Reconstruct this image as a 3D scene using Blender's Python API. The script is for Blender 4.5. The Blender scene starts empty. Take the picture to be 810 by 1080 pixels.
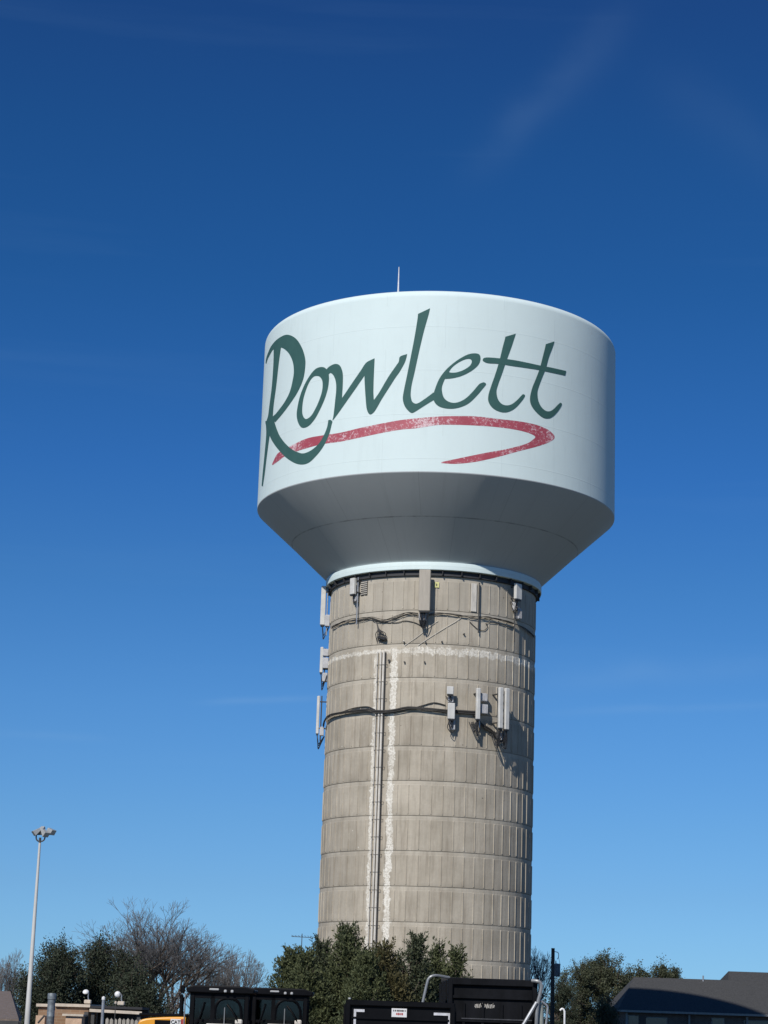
import bpy, math, random
import numpy as np
from mathutils import Vector, Matrix
random.seed(7); rng = np.random.default_rng(7)
R = math.radians
S = bpy.context.scene

# ------------------------------------------------------------------ camera
EYE = Vector((0.0, 0.0, 1.8))
FPX, PITCH, ROLL = 2179.44, 0.240283, -0.032936       # focal length in photo pixels (810x1080)
Fv = Vector((0, math.cos(PITCH), math.sin(PITCH))); Rv = Vector((1, 0, 0)); Uv = Rv.cross(Fv)
RX = math.cos(ROLL)*Rv - math.sin(ROLL)*Uv
UX = math.sin(ROLL)*Rv + math.cos(ROLL)*Uv
cd = bpy.data.cameras.new('camera'); cam = bpy.data.objects.new('camera', cd)
S.collection.objects.link(cam); S.camera = cam
cd.sensor_fit = 'VERTICAL'; cd.sensor_height = 24.0; cd.lens = FPX/1080*24.0
cd.clip_start = 0.3; cd.clip_end = 6000
m = Matrix((RX, UX, -Fv)).transposed().to_4x4(); m.translation = EYE
cam.matrix_world = m

# ------------------------------------------------------------------ light
SUN_AZ, SUN_EL = 23.5, 38.6            # degrees; the sun stands behind the camera, to the left
sd = Vector((-math.sin(R(SUN_AZ))*math.cos(R(SUN_EL)), -math.cos(R(SUN_AZ))*math.cos(R(SUN_EL)), math.sin(R(SUN_EL))))
sl = bpy.data.lights.new('sun', 'SUN'); sl.energy = 3.95; sl.angle = R(0.53); sl.color = (1.0, 0.955, 0.89)
so = bpy.data.objects.new('sun', sl); S.collection.objects.link(so)
so.rotation_euler = sd.to_track_quat('Z', 'Y').to_euler()
W = bpy.data.worlds.new('World'); S.world = W; W.use_nodes = True
wn, wl = W.node_tree.nodes, W.node_tree.links; wn.clear()
wo = wn.new('ShaderNodeOutputWorld'); wb = wn.new('ShaderNodeBackground')
sky = wn.new('ShaderNodeTexSky'); sky.sky_type = 'NISHITA'; sky.sun_disc = False
sky.sun_elevation = R(SUN_EL); sky.sun_rotation = math.atan2(sd.x, sd.y)
sky.altitude = 150; sky.air_density = 1.0; sky.dust_density = 0.25; sky.ozone_density = 2.2
gm = wn.new('ShaderNodeGamma'); gm.inputs['Gamma'].default_value = 1.0
tint = wn.new('ShaderNodeMix'); tint.data_type = 'RGBA'; tint.blend_type = 'MULTIPLY'
tint.inputs['Factor'].default_value = 1.0; tint.inputs['B'].default_value = (1.0, 1.0, 1.0, 1)
wl.new(sky.outputs[0], gm.inputs['Color']); wl.new(gm.outputs[0], tint.inputs['A'])
# thin high cirrus wisps
tc = wn.new('ShaderNodeTexCoord'); mp = wn.new('ShaderNodeMapping'); nz = wn.new('ShaderNodeTexNoise'); rp = wn.new('ShaderNodeMapRange')
mp.inputs['Rotation'].default_value = (0, R(4), 0); mp.inputs['Scale'].default_value = (2.2, 2.2, 34.0)
nz.inputs['Scale'].default_value = 1.3; nz.inputs['Detail'].default_value = 6; nz.inputs['Roughness'].default_value = .55
rp.inputs['From Min'].default_value = .56; rp.inputs['From Max'].default_value = .85; rp.inputs['To Max'].default_value = .035
wl.new(tc.outputs['Generated'], mp.inputs['Vector']); wl.new(mp.outputs[0], nz.inputs['Vector']); wl.new(nz.outputs[0], rp.inputs['Value'])
cl = wn.new('ShaderNodeMix'); cl.data_type = 'RGBA'; cl.inputs['B'].default_value = (4.0, 7.0, 10.5, 1)
# deep, polarised-looking winter blue: the sky model's colour is graded by elevation
sz = wn.new('ShaderNodeSeparateXYZ'); wl.new(tc.outputs['Generated'], sz.inputs[0])
rm = wn.new('ShaderNodeValToRGB'); cr = rm.color_ramp; wl.new(sz.outputs['Z'], rm.inputs[0])
stops = [(0, .40, .85, 1.7), (1.9, .373, .739, 1.406), (3.4, .365, .687, 1.23), (5.2, .353, .684, 1.166), (8.3, .322, .68, 1.148), (11.7, .254, .627, 1.079),
         (14.8, .19, .564, 1.074), (20, .135, .494, .938), (23.9, .128, .464, .896), (27.6, .135, .413, .843), (50, .20, .46, .85), (90, .25, .5, .85)]
while len(cr.elements) < len(stops): cr.elements.new(.5)
for e_, (el, r_, g_, b_) in zip(cr.elements, stops):
    e_.position = math.sin(R(el))
for e_, (el, r_, g_, b_) in zip(cr.elements, stops): e_.color = (r_/2, g_/2, b_/2, 1)
g2 = wn.new('ShaderNodeVectorMath'); g2.operation = 'SCALE'; g2.inputs['Scale'].default_value = 2.0
wl.new(rm.outputs[0], g2.inputs[0]); wl.new(g2.outputs[0], tint.inputs['B'])
wl.new(rp.outputs[0], cl.inputs['Factor']); wl.new(tint.outputs['Result'], cl.inputs['A'])
def wmath(op, a, b=None, c=None):
    x = wn.new('ShaderNodeMath'); x.operation = op
    for i, v in enumerate((a, b, c)):
        if v is None: continue
        if isinstance(v, (int, float)): x.inputs[i].default_value = v
        else: wl.new(v, x.inputs[i])
    return x.outputs[0]
def dray(px, py): return (Fv*FPX + RX*(px-405) - UX*(py-540)).normalized()
wfine = wn.new('ShaderNodeTexNoise'); wfine.inputs['Scale'].default_value = 26; wfine.inputs['Detail'].default_value = 5; wl.new(tc.outputs['Generated'], wfine.inputs['Vector'])
last = cl.outputs['Result']
for (xa, ya, xb, yb, wd, amp) in ((500, 175, 655, 20, .010, .042), (690, 75, 850, 190, .014, .016), (215, 741, 345, 736, .0016, .075), (560, 722, 830, 700, .006, .05), (575, 752, 850, 742, .002, .05), (-40, 770, 110, 780, .002, .04)):
    d1, d2 = dray(xa, ya), dray(xb, yb); nn = d1.cross(d2).normalized(); mid = (d1+d2).normalized(); half = d1.angle(d2)/2
    q = wn.new('ShaderNodeVectorMath'); q.operation = 'DOT_PRODUCT'; wl.new(tc.outputs['Generated'], q.inputs[0]); q.inputs[1].default_value = nn
    r_ = wn.new('ShaderNodeVectorMath'); r_.operation = 'DOT_PRODUCT'; wl.new(tc.outputs['Generated'], r_.inputs[0]); r_.inputs[1].default_value = mid
    off = wmath('ADD', q.outputs['Value'], wmath('MULTIPLY', wmath('SUBTRACT', wfine.outputs[0], .5), wd*1.6))
    g_ = wmath('EXPONENT', wmath('MULTIPLY', wmath('POWER', wmath('DIVIDE', wmath('ABSOLUTE', off), wd), 2.0), -1.0))
    al = wmath('EXPONENT', wmath('MULTIPLY', wmath('POWER', wmath('DIVIDE', wmath('ARCCOSINE', r_.outputs['Value']), half), 4.0), -1.0))
    fac = wmath('MULTIPLY', wmath('MULTIPLY', g_, al), wmath('MULTIPLY', wfine.outputs[0], amp*2))
    x = wn.new('ShaderNodeMix'); x.data_type = 'RGBA'; x.inputs['B'].default_value = (4.5, 7.0, 10.0, 1); wl.new(fac, x.inputs['Factor']); wl.new(last, x.inputs['A']); last = x.outputs['Result']
wl.new(last, wb.inputs['Color']); wb.inputs['Strength'].default_value = 0.075
wl.new(wb.outputs[0], wo.inputs['Surface'])
S.view_settings.view_transform = 'Standard'; S.view_settings.look = 'None'
S.view_settings.exposure = 0.0; S.view_settings.gamma = 1.0; S.view_settings.use_curve_mapping = False
S.cycles.max_bounces = 6; S.cycles.transparent_max_bounces = 8

# ------------------------------------------------------------------ helpers
C = S.collection
def ray(px, py):
    return (Fv*FPX + RX*(px-405) - UX*(py-540)).normalized()
def at(px, py, Y):
    d = ray(px, py); return EYE + d*(Y/d.y)
def ground_z(x, y):
    t = min(max((-x-1.0)/7.0, 0), 1); u = min(max((y-18)/22.0, 0), 1)
    a = -1.1*t*t*(3-2*t)*u*u*(3-2*u)
    v = min(max((y-128)/22.0, 0), 1)*min(max((x+2)/12.0, 0), 1)
    return a + .55*v*v*(3-2*v)
def tag(o, label=None, cat=None, group=None, kind=None):
    if label: o['label'] = label
    if cat: o['category'] = cat
    if group: o['group'] = group
    if kind: o['kind'] = kind
    return o
def thing(name, label, cat, loc, rz=0, group=None):
    o = bpy.data.objects.new(name, None); C.objects.link(o); o.location = loc; o.rotation_euler = (0, 0, rz)
    o.empty_display_size = .3
    return tag(o, label, cat, group)
def np_mesh(name, V, Fc, mat, parent=None, smooth=False, local=False):
    """V (n,3), Fc (m,k) with one face size k"""
    V = np.asarray(V, dtype=np.float32)
    if parent is not None and not local: V = V - np.array(root_loc(parent), dtype=np.float32)
    Fc = np.asarray(Fc, dtype=np.int32); k = Fc.shape[1]
    me = bpy.data.meshes.new(name); me.vertices.add(len(V)); me.vertices.foreach_set('co', V.ravel())
    me.loops.add(Fc.size); me.loops.foreach_set('vertex_index', Fc.ravel())
    me.polygons.add(len(Fc)); me.polygons.foreach_set('loop_start', np.arange(0, Fc.size, k, dtype=np.int32))
    me.polygons.foreach_set('loop_total', np.full(len(Fc), k, dtype=np.int32))
    me.polygons.foreach_set('use_smooth', np.full(len(Fc), smooth))
    me.update(calc_edges=True); me.validate(); me.materials.append(mat)
    o = bpy.data.objects.new(name, me); C.objects.link(o)
    if parent is not None: o.parent = parent
    return o
def root_loc(p):
    v = Vector(p.location)
    while p.parent: p = p.parent; v += p.location
    return v
class MB:
    def __init__(s): s.v = []; s.f = []
    def add(s, vs, fs):
        n = len(s.v); s.v += [tuple(a) for a in vs]; s.f += [tuple(i+n for i in f) for f in fs]; return s
    def box(s, c, d, rz=0, rx=0, ry=0, bev=0):
        c = Vector(c); h = [a/2 for a in d]; M = Matrix.Rotation(rz, 3, 'Z') @ Matrix.Rotation(ry, 3, 'Y') @ Matrix.Rotation(rx, 3, 'X')
        if bev <= 0:
            vs = [c + M @ Vector((x*h[0], y*h[1], z*h[2])) for z in (-1, 1) for y in (-1, 1) for x in (-1, 1)]
            return s.add(vs, [(0,2,3,1),(4,5,7,6),(0,1,5,4),(2,6,7,3),(0,4,6,2),(1,3,7,5)])
        b = min(bev, min(h)*.9); vs = []; idx = {}
        for z in (-1, 1):
            for y in (-1, 1):
                for x in (-1, 1):
                    for a in range(3):
                        q = [x*(h[0]-b), y*(h[1]-b), z*(h[2]-b)]; q[a] = (x, y, z)[a]*h[a]
                        idx[(x,y,z,a)] = len(vs); vs.append(c + M @ Vector(q))
        fs = []
        I = idx
        for sg in (-1, 1):
            fs.append((I[sg,-1,-1,0], I[sg,1,-1,0], I[sg,1,1,0], I[sg,-1,1,0]))
            fs.append((I[-1,sg,-1,1], I[1,sg,-1,1], I[1,sg,1,1], I[-1,sg,1,1]))
            fs.append((I[-1,-1,sg,2], I[1,-1,sg,2], I[1,1,sg,2], I[-1,1,sg,2]))
        for a in (-1, 1):
            for c2 in (-1, 1):
                fs.append((I[a,c2,-1,0], I[a,c2,1,0], I[a,c2,1,1], I[a,c2,-1,1]))
                fs.append((I[a,-1,c2,0], I[a,1,c2,0], I[a,1,c2,2], I[a,-1,c2,2]))
                fs.append((I[-1,a,c2,1], I[1,a,c2,1], I[1,a,c2,2], I[-1,a,c2,2]))
                for d2 in (-1, 1): fs.append((I[a,c2,d2,0], I[a,c2,d2,1], I[a,c2,d2,2]))
        return s.add(vs, fs)
    def tube(s, pts, rad, n=8, caps=True):
        pts = [Vector(p) for p in pts]
        rs = rad if isinstance(rad, (list, tuple)) else [rad]*len(pts)
        vs = []; up = None
        for i, p in enumerate(pts):
            t = (pts[min(i+1, len(pts)-1)]-pts[max(i-1, 0)]).normalized()
            if up is None: up = Vector((0, 0, 1)) if abs(t.z) < .9 else Vector((1, 0, 0))
            a = t.cross(up).normalized(); b = a.cross(t).normalized(); up = b
            for k in range(n):
                w = 2*math.pi*k/n; vs.append(p + a*math.cos(w)*rs[i] + b*math.sin(w)*rs[i])
        fs = [(i*n+k, i*n+(k+1) % n, (i+1)*n+(k+1) % n, (i+1)*n+k) for i in range(len(pts)-1) for k in range(n)]
        if caps: fs += [tuple(range(n-1, -1, -1)), tuple((len(pts)-1)*n+k for k in range(n))]
        return s.add(vs, fs)
    def lathe(s, prof, c=(0, 0, 0), n=48, closed=False):
        c = Vector(c); vs = [c + Vector((r*math.cos(2*math.pi*k/n), r*math.sin(2*math.pi*k/n), z)) for r, z in prof for k in range(n)]
        m_ = len(prof); fs = [(i*n+k, i*n+(k+1) % n, ((i+1) % m_)*n+(k+1) % n, ((i+1) % m_)*n+k) for i in range(m_ if closed else m_-1) for k in range(n)]
        return s.add(vs, fs)
    def poly(s, pts, thick=None):
        """polygon, extruded by the vector thick"""
        n = len(pts); pts = [Vector(p) for p in pts]
        if thick is None: return s.add(pts, [tuple(range(n))])
        t = Vector(thick)
        return s.add(pts + [p+t for p in pts], [tuple(range(n)), tuple(range(2*n-1, n-1, -1))] + [(i, i+n, (i+1) % n+n, (i+1) % n) for i in range(n)])
    def build(s, name, mat, parent=None, local=False, smooth=False, bevel=0):
        off = Vector((0, 0, 0)) if (parent is None or local) else root_loc(parent)
        me = bpy.data.meshes.new(name); me.from_pydata([Vector(v)-off for v in s.v], [], s.f)
        import bmesh
        bm = bmesh.new(); bm.from_mesh(me); bmesh.ops.recalc_face_normals(bm, faces=bm.faces); bm.to_mesh(me); bm.free()
        me.materials.append(mat)
        if smooth:
            for p in me.polygons: p.use_smooth = True
            me.set_sharp_from_angle(angle=R(40))
        o = bpy.data.objects.new(name, me); C.objects.link(o)
        if parent is not None: o.parent = parent
        if bevel:
            b = o.modifiers.new('bevel', 'BEVEL'); b.width = bevel; b.segments = 2; b.limit_method = 'ANGLE'
        return o

# ------------------------------------------------------------------ materials
def mat(name, col, rough=.6, metal=0, var=.12, scale=6, bump=0, bscale=40, spec=.5, col2=None, stretch=None):
    M = bpy.data.materials.new(name); M.use_nodes = True; n, l = M.node_tree.nodes, M.node_tree.links
    b = n['Principled BSDF']; b.inputs['Roughness'].default_value = rough; b.inputs['Metallic'].default_value = metal
    b.inputs['Specular IOR Level'].default_value = spec
    t = n.new('ShaderNodeTexCoord'); mpn = n.new('ShaderNodeMapping'); l.new(t.outputs['Object'], mpn.inputs[0])
    if stretch: mpn.inputs['Scale'].default_value = stretch
    z = n.new('ShaderNodeTexNoise'); z.inputs['Scale'].default_value = scale; z.inputs['Detail'].default_value = 6; z.inputs['Roughness'].default_value = .65
    l.new(mpn.outputs[0], z.inputs['Vector'])
    r = n.new('ShaderNodeValToRGB'); c2 = col2 or tuple(max(0, a*(1-var*2)) for a in col)
    r.color_ramp.elements[0].position = .3; r.color_ramp.elements[1].position = .7
    r.color_ramp.elements[0].color = (*c2, 1); r.color_ramp.elements[1].color = (*(min(1, a*(1+var)) for a in col), 1)
    l.new(z.outputs[0], r.inputs[0]); l.new(r.outputs[0], b.inputs['Base Color'])
    rr = n.new('ShaderNodeMapRange'); rr.inputs['To Min'].default_value = max(0, rough-.12); rr.inputs['To Max'].default_value = min(1, rough+.12)
    l.new(z.outputs[0], rr.inputs['Value']); l.new(rr.outputs[0], b.inputs['Roughness'])
    if bump:
        z2 = n.new('ShaderNodeTexNoise'); z2.inputs['Scale'].default_value = bscale; z2.inputs['Detail'].default_value = 4; l.new(mpn.outputs[0], z2.inputs['Vector'])
        bp = n.new('ShaderNodeBump'); bp.inputs['Strength'].default_value = bump; bp.inputs['Distance'].default_value = .03
        l.new(z2.outputs[0], bp.inputs['Height']); l.new(bp.outputs[0], b.inputs['Normal'])
    return M
class NT:
    """small node-expression helper"""
    def __init__(s, M): s.n = M.node_tree.nodes; s.l = M.node_tree.links
    def m(s, op, a, b=None, c=None):
        x = s.n.new('ShaderNodeMath'); x.operation = op
        for i, v in enumerate((a, b, c)):
            if v is None: continue
            if isinstance(v, (int, float)): x.inputs[i].default_value = v
            else: s.l.new(v, x.inputs[i])
        return x.outputs[0]
    def xyz(s, a, b, c):
        x = s.n.new('ShaderNodeCombineXYZ')
        for i, v in enumerate((a, b, c)):
            if isinstance(v, (int, float)): x.inputs[i].default_value = v
            else: s.l.new(v, x.inputs[i])
        return x.outputs[0]
    def noise(s, vec, sc, det=5, rough=.6):
        x = s.n.new('ShaderNodeTexNoise'); x.inputs['Scale'].default_value = sc; x.inputs['Detail'].default_value = det; x.inputs['Roughness'].default_value = rough
        s.l.new(vec, x.inputs['Vector']); return x.outputs[0]
    def white(s, vec):
        x = s.n.new('ShaderNodeTexWhiteNoise'); x.noise_dimensions = '3D'; s.l.new(vec, x.inputs['Vector']); return x.outputs['Value']
    def mr(s, v, a, b, c=0., d=1., smooth=False):
        x = s.n.new('ShaderNodeMapRange'); x.interpolation_type = 'SMOOTHSTEP' if smooth else 'LINEAR'
        for k, q in (('From Min', a), ('From Max', b), ('To Min', c), ('To Max', d)):
            if isinstance(q, (int, float)): x.inputs[k].default_value = q
            else: s.l.new(q, x.inputs[k])
        s.l.new(v, x.inputs['Value']); return x.outputs[0]
    def mix(s, f, a, b, mode='MIX'):
        x = s.n.new('ShaderNodeMix'); x.data_type = 'RGBA'; x.blend_type = mode
        for k, q in (('Factor', f), ('A', a), ('B', b)):
            if isinstance(q, (int, float)): x.inputs[k].default_value = q
            elif isinstance(q, tuple): x.inputs[k].default_value = (*q, 1)
            else: s.l.new(q, x.inputs[k])
        return x.outputs['Result']
    def band(s, v, c, w, soft):
        """1 where |v-c| < w, fading over soft; c or w may be sockets"""
        d = s.m('ABSOLUTE', s.m('SUBTRACT', v, c)); return s.mr(s.m('SUBTRACT', d, w), 0., soft, 1., 0.)

# ------------------------------------------------------------------ tower frame
TC = Vector((math.sin(.025686)*115.157, math.cos(.025686)*115.157, 0.0))    # tower axis
RC, RT = 5.8, 10.209
Z0 = 1.8                                # heights measured from the eye plus this
RING0, RSTEP = 4.914+Z0, 1.835
def cyl(px, py, rad, out=0.0):
    """angle and height where the line of sight through a photo point meets the tower's cylinder of radius rad"""
    d = ray(px, py); e = EYE-TC; a = d.x*d.x+d.y*d.y; b = e.x*d.x+e.y*d.y; c = e.x**2+e.y**2-rad**2
    q = b*b-a*c; t = (-b-math.sqrt(max(q, 0)))/a; p = EYE+d*t
    return math.atan2(p.x-TC.x, -(p.y-TC.y)), p.z
def onc(th, z, rad):
    return Vector((TC.x+rad*math.sin(th), TC.y-rad*math.cos(th), z))

# ------------------------------------------------------------------ ground
gx = np.concatenate([-np.geomspace(3000, 60, 14), np.arange(-50, 51, 2.0), np.geomspace(60, 3000, 14)])
gy = np.concatenate([-np.geomspace(1500, 20, 8), np.arange(-10, 201, 3.0), np.geomspace(215, 4000, 16)])
GV = [(x, y, ground_z(x, y)) for y in gy for x in gx]; nx = len(gx)
GF = [(j*nx+i, j*nx+i+1, (j+1)*nx+i+1, (j+1)*nx+i) for j in range(len(gy)-1) for i in range(nx-1)]
m_ground = mat('dry_grass', (.105, .095, .06), .95, var=.25, scale=.6, bump=.5, bscale=9, col2=(.05, .055, .028))
tag(np_mesh('ground', GV, GF, m_ground, smooth=True), kind='structure')
m_gravel = mat('gravel', (.12, .113, .10), .95, var=.2, scale=5, bump=.6, bscale=30)
yard = [(x, y, ground_z(x, y)+.03) for y in np.arange(8, 62, 3.0) for x in np.arange(-11, 14.1, 2.5)]
tag(np_mesh('gravel_yard', yard, [(j*11+i, j*11+i+1, (j+1)*11+i+1, (j+1)*11+i) for j in range(17) for i in range(10)], m_gravel, smooth=True), kind='structure')

# ------------------------------------------------------------------ water tower
tower = thing('water_tower', 'tall water tower with a white lettered tank on a weathered ribbed concrete column', 'water tower', TC)

# concrete
m_con = bpy.data.materials.new('ribbed_concrete'); m_con.use_nodes = True; T = NT(m_con); bs = T.n['Principled BSDF']
tcn = T.n.new('ShaderNodeTexCoord'); sp = T.n.new('ShaderNodeSeparateXYZ'); T.l.new(tcn.outputs['Object'], sp.inputs[0])
X, Y_, Z = sp.outputs; th = T.m('ARCTAN2', X, T.m('MULTIPLY', Y_, -1.0)); arc = T.m('MULTIPLY', th, RC)
pi_ = T.m('FLOOR', T.m('MULTIPLY', th, 60/(2*math.pi))); li = T.m('FLOOR', T.m('MULTIPLY', T.m('SUBTRACT', Z, RING0), 1/RSTEP))
lf = T.m('FRACT', T.m('MULTIPLY', T.m('SUBTRACT', Z, RING0), 1/RSTEP))
pv = T.white(T.xyz(pi_, li, 3.1)); lv = T.white(T.xyz(li, 1.7, 9.0))
P3 = T.xyz(arc, 0.0, Z)
blot = T.noise(P3, .55, 6, .62); fine = T.noise(P3, 7.0, 6, .7)
streak = T.noise(T.xyz(T.m('MULTIPLY', arc, 3.6), li, T.m('MULTIPLY', Z, .33)), 1.0, 5, .65)
base = T.mix(T.mr(blot, .32, .68), (.385, .343, .272), (.545, .490, .398))
base = T.mix(1.0, base, T.mix(T.mr(pv, 0, 1), (.91, .905, .90), (1.05, 1.045, 1.04)), 'MULTIPLY')
base = T.mix(1.0, base, T.mix(lv, (.93, .925, .92), (1.04, 1.04, 1.04)), 'MULTIPLY')
base = T.mix(T.mr(streak, .50, .72, 0, .68), base, (.235, .195, .148))
base = T.mix(T.mr(streak, .46, .30, 0, .45), base, (.54, .485, .395))
base = T.mix(T.mr(fine, .35, .7, 0, .22), base, (.23, .21, .18))
# a pale line of laitance just below each pour joint and grime just above it
irr = T.noise(T.xyz(T.m('MULTIPLY', arc, .9), 0.0, T.m('MULTIPLY', li, 1.7)), 1.0, 4, .65)
base = T.mix(T.m('MULTIPLY', T.mr(lf, .84, .955, 0, .55), T.mr(irr, .38, .62, .15, 1.)), base, (.57, .52, .43))
base = T.mix(T.m('MULTIPLY', T.mr(T.m('ADD', lf, T.m('MULTIPLY', fine, .16)), .20, .03, 0, .6), T.mr(irr, .60, .40, .05, 1.)), base, (.225, .205, .17))
drip = T.noise(T.xyz(T.m('MULTIPLY', arc, 2.1), 5.0, T.m('MULTIPLY', Z, .11)), 1.0, 6, .7)
base = T.mix(T.m('MULTIPLY', T.mr(drip, .53, .66, 0, .42), T.mr(T.noise(P3, .33, 4), .42, .6)), base, (.25, .215, .17))
base = T.mix(T.mr(T.noise(T.xyz(T.m('MULTIPLY', arc, 1.4), 9.0, T.m('MULTIPLY', Z, .5)), 1.0, 5, .7), .62, .72, 0, .35), base, (.60, .56, .48))
# upper lifts cleaner and paler
base = T.mix(T.mr(Z, 20.5, 23.5, 0, .30), base, (.49, .455, .39))
# patched white sealant: one band round the tower, two vertical runs beside the conduits
rag = T.noise(P3, 3.2, 7, .75); rag2 = T.noise(P3, 9.0, 4, .7)
lowf = T.noise(T.xyz(2.0, 0.0, Z), .55, 4, .7)
w1 = T.m('MULTIPLY', T.m('SUBTRACT', rag, T.mr(lowf, .35, .65, .40, .22)), .72)
TH0, _ = cyl(413, 780, RC); TH1, _ = cyl(393.5, 780, RC)
THB, _ = cyl(409.5, 960, RC)
wob = T.m('MULTIPLY', T.m('SUBTRACT', T.noise(T.xyz(7.0, 0.0, Z), .8, 3), .5), .25)
v1 = T.m('MULTIPLY', T.band(arc, T.m('ADD', TH0*RC, wob), w1, .05), T.mr(Z, 21.25, 21.1, 0, 1))
v2 = T.m('MULTIPLY', T.band(arc, T.m('ADD', TH1*RC, T.m('MULTIPLY', wob, .6)), T.m('MULTIPLY', T.m('SUBTRACT', rag, .40), .6), .05), T.mr(Z, 20.9, 20.6, 0, 1))
hb = T.band(Z, T.m('ADD', 21.02, T.m('MULTIPLY', T.m('SUBTRACT', T.noise(T.xyz(arc, 4.0, 0.0), 1.2, 4), .5), .3)), T.m('MULTIPLY', T.m('SUBTRACT', rag, .36), T.mr(arc, -2.0, -1.3, .5, 1.0)), .06)
w = T.m('MAXIMUM', T.m('MAXIMUM', v1, T.m('MULTIPLY', v2, .9)), T.m('MULTIPLY', hb, .85))
w = T.m('MULTIPLY', w, T.m('MULTIPLY', T.mr(rag2, .36, .56, .15, 1.0), T.mr(T.noise(P3, 1.1, 5, .7), .34, .52, .45, 1.0)))
base = T.mix(w, base, (.80, .765, .68))
# tie holes: some filled pale, some left dark
af_ = T.m('FRACT', T.m('MULTIPLY', th, 30/(2*math.pi))); ai_ = T.m('FLOOR', T.m('MULTIPLY', th, 30/(2*math.pi)))
zf_ = T.m('FRACT', T.m('MULTIPLY', Z, 1/.9175)); zi_ = T.m('FLOOR', T.m('MULTIPLY', Z, 1/.9175))
rn = T.white(T.xyz(ai_, zi_, 5.5)); rn2 = T.white(T.xyz(ai_, zi_, 8.5))
du = T.m('MULTIPLY', T.m('SUBTRACT', af_, T.m('ADD', .25, T.m('MULTIPLY', rn2, .5))), 1.215); dv_ = T.m('MULTIPLY', T.m('SUBTRACT', zf_, .5), .9175)
dd = T.m('SQRT', T.m('ADD', T.m('MULTIPLY', du, du), T.m('MULTIPLY', dv_, dv_)))
hole = T.mr(T.m('SUBTRACT', dd, T.m('MULTIPLY', T.m('SUBTRACT', fine, .5), .22)), .018, .035, .8, 0)
hi_ = T.mr(Z, 19.5, 21.5, .95, .78)
base = T.mix(T.m('MULTIPLY', hole, T.m('GREATER_THAN', rn, hi_)), base, (.72, .69, .60))
base = T.mix(T.m('MULTIPLY', hole, T.m('LESS_THAN', rn, .03)), base, (.08, .07, .06))
# small filled tie holes
T.l.new(base, bs.inputs['Base Color']); bs.inputs['Roughness'].default_value = .93; bs.inputs['Specular IOR Level'].default_value = .25
bp = T.n.new('ShaderNodeBump'); bp.inputs['Strength'].default_value = .35; bp.inputs['Distance'].default_value = .02
T.l.new(T.m('ADD', fine, T.m('MULTIPLY', streak, .6)), bp.inputs['Height']); T.l.new(bp.outputs[0], bs.inputs['Normal'])

COLTOP = 25.35
NP = 60; angs = []
for i in range(NP):
    a0 = i*6.0-180
    for d, o in ((0, 0), (.12, 1), (.48, 1), (.60, 0), (3.3, 0)): angs.append((R(a0+d), o))
rows = []
zk = RING0 - 4*RSTEP
rows.append((-.4, 0, 0))
while zk < COLTOP-.3:
    for dz, g, rb in ((-.016, 0, 0), (-.012, -.035, 0), (.016, -.035, 0), (.020, 0, 0), (.07, 0, 0), (.085, 0, 1), (RSTEP-.235, 0, 1), (RSTEP-.215, 0, 0), (RSTEP-.20, -.006, 0)):
        z = zk+dz
        if 0 < z < COLTOP-.05: rows.append((z, g, rb))
    zk += RSTEP
rows.append((COLTOP, 0, 0))
V = []; F = []; na = len(angs)
for z, g, rb in rows:
    for a, o in angs:
        r = RC + g + (.03 if (o and rb) else 0)
        V.append((TC.x+r*math.sin(a), TC.y-r*math.cos(a), z))
for j in range(len(rows)-1):
    for i in range(na): F.append((j*na+i, j*na+(i+1) % na, (j+1)*na+(i+1) % na, (j+1)*na+i))
np_mesh('column', V, F, m_con, tower)

# painted steel
def steel_paint(name, col, seams):
    M = bpy.data.materials.new(name); M.use_nodes = True; t = NT(M); b = t.n['Principled BSDF']
    g = t.n.new('ShaderNodeTexCoord'); s_ = t.n.new('ShaderNodeSeparateXYZ'); t.l.new(g.outputs['Object'], s_.inputs[0])
    x, y, z = s_.outputs; a = t.m('MULTIPLY', t.m('ARCTAN2', x, t.m('MULTIPLY', y, -1.0)), RT)
    p = t.xyz(a, 0.0, z); n1 = t.noise(p, .35, 4); n2 = t.noise(t.xyz(t.m('MULTIPLY', a, 2.5), 0.0, t.m('MULTIPLY', z, .3)), 1.0, 5, .6)
    c = t.mix(t.mr(n1, .3, .7), tuple(v*.955 for v in col), col)
    c = t.mix(t.mr(n2, .53, .78, 0, .24), c, tuple(v*.72 for v in col))
    c = t.mix(t.mr(t.noise(t.xyz(t.m('MULTIPLY', a, .8), 3.0, t.m('MULTIPLY', z, .9)), 1.1, 6, .7), .60, .75, 0, .10), c, tuple(v*.80 for v in col))
    t.l.new(c, b.inputs['Base Color']); b.inputs['Roughness'].default_value = .6; b.inputs['Specular IOR Level'].default_value = .2
    # weld seams: plate courses and staggered vertical joints
    zc = t.m('MULTIPLY', z, 1/seams); zi = t.m('FLOOR', zc); zf = t.m('FRACT', zc)
    hl = t.band(zf, .5, .001, .012)
    af = t.m('FRACT', t.m('ADD', t.m('MULTIPLY', a, 1/6.4), t.m('MULTIPLY', zi, .5))); vl = t.band(af, .5, .0005, .004)
    seam = t.m('MAXIMUM', hl, vl)
    c = t.mix(t.m('MULTIPLY', seam, .13), c, tuple(v*.5 for v in col)); t.l.new(c, b.inputs['Base Color'])
    pl = t.noise(p, .5, 3)
    bp = t.n.new('ShaderNodeBump'); bp.inputs['Strength'].default_value = .6; bp.inputs['Distance'].default_value = .05
    t.l.new(t.m('ADD', t.m('MULTIPLY', seam, .12), t.m('MULTIPLY', pl, .25)), bp.inputs['Height']); t.l.new(bp.outputs[0], b.inputs['Normal'])
    return M
m_tank = steel_paint('tank_white_paint', (.675, .785, .775), 2.44)
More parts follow.
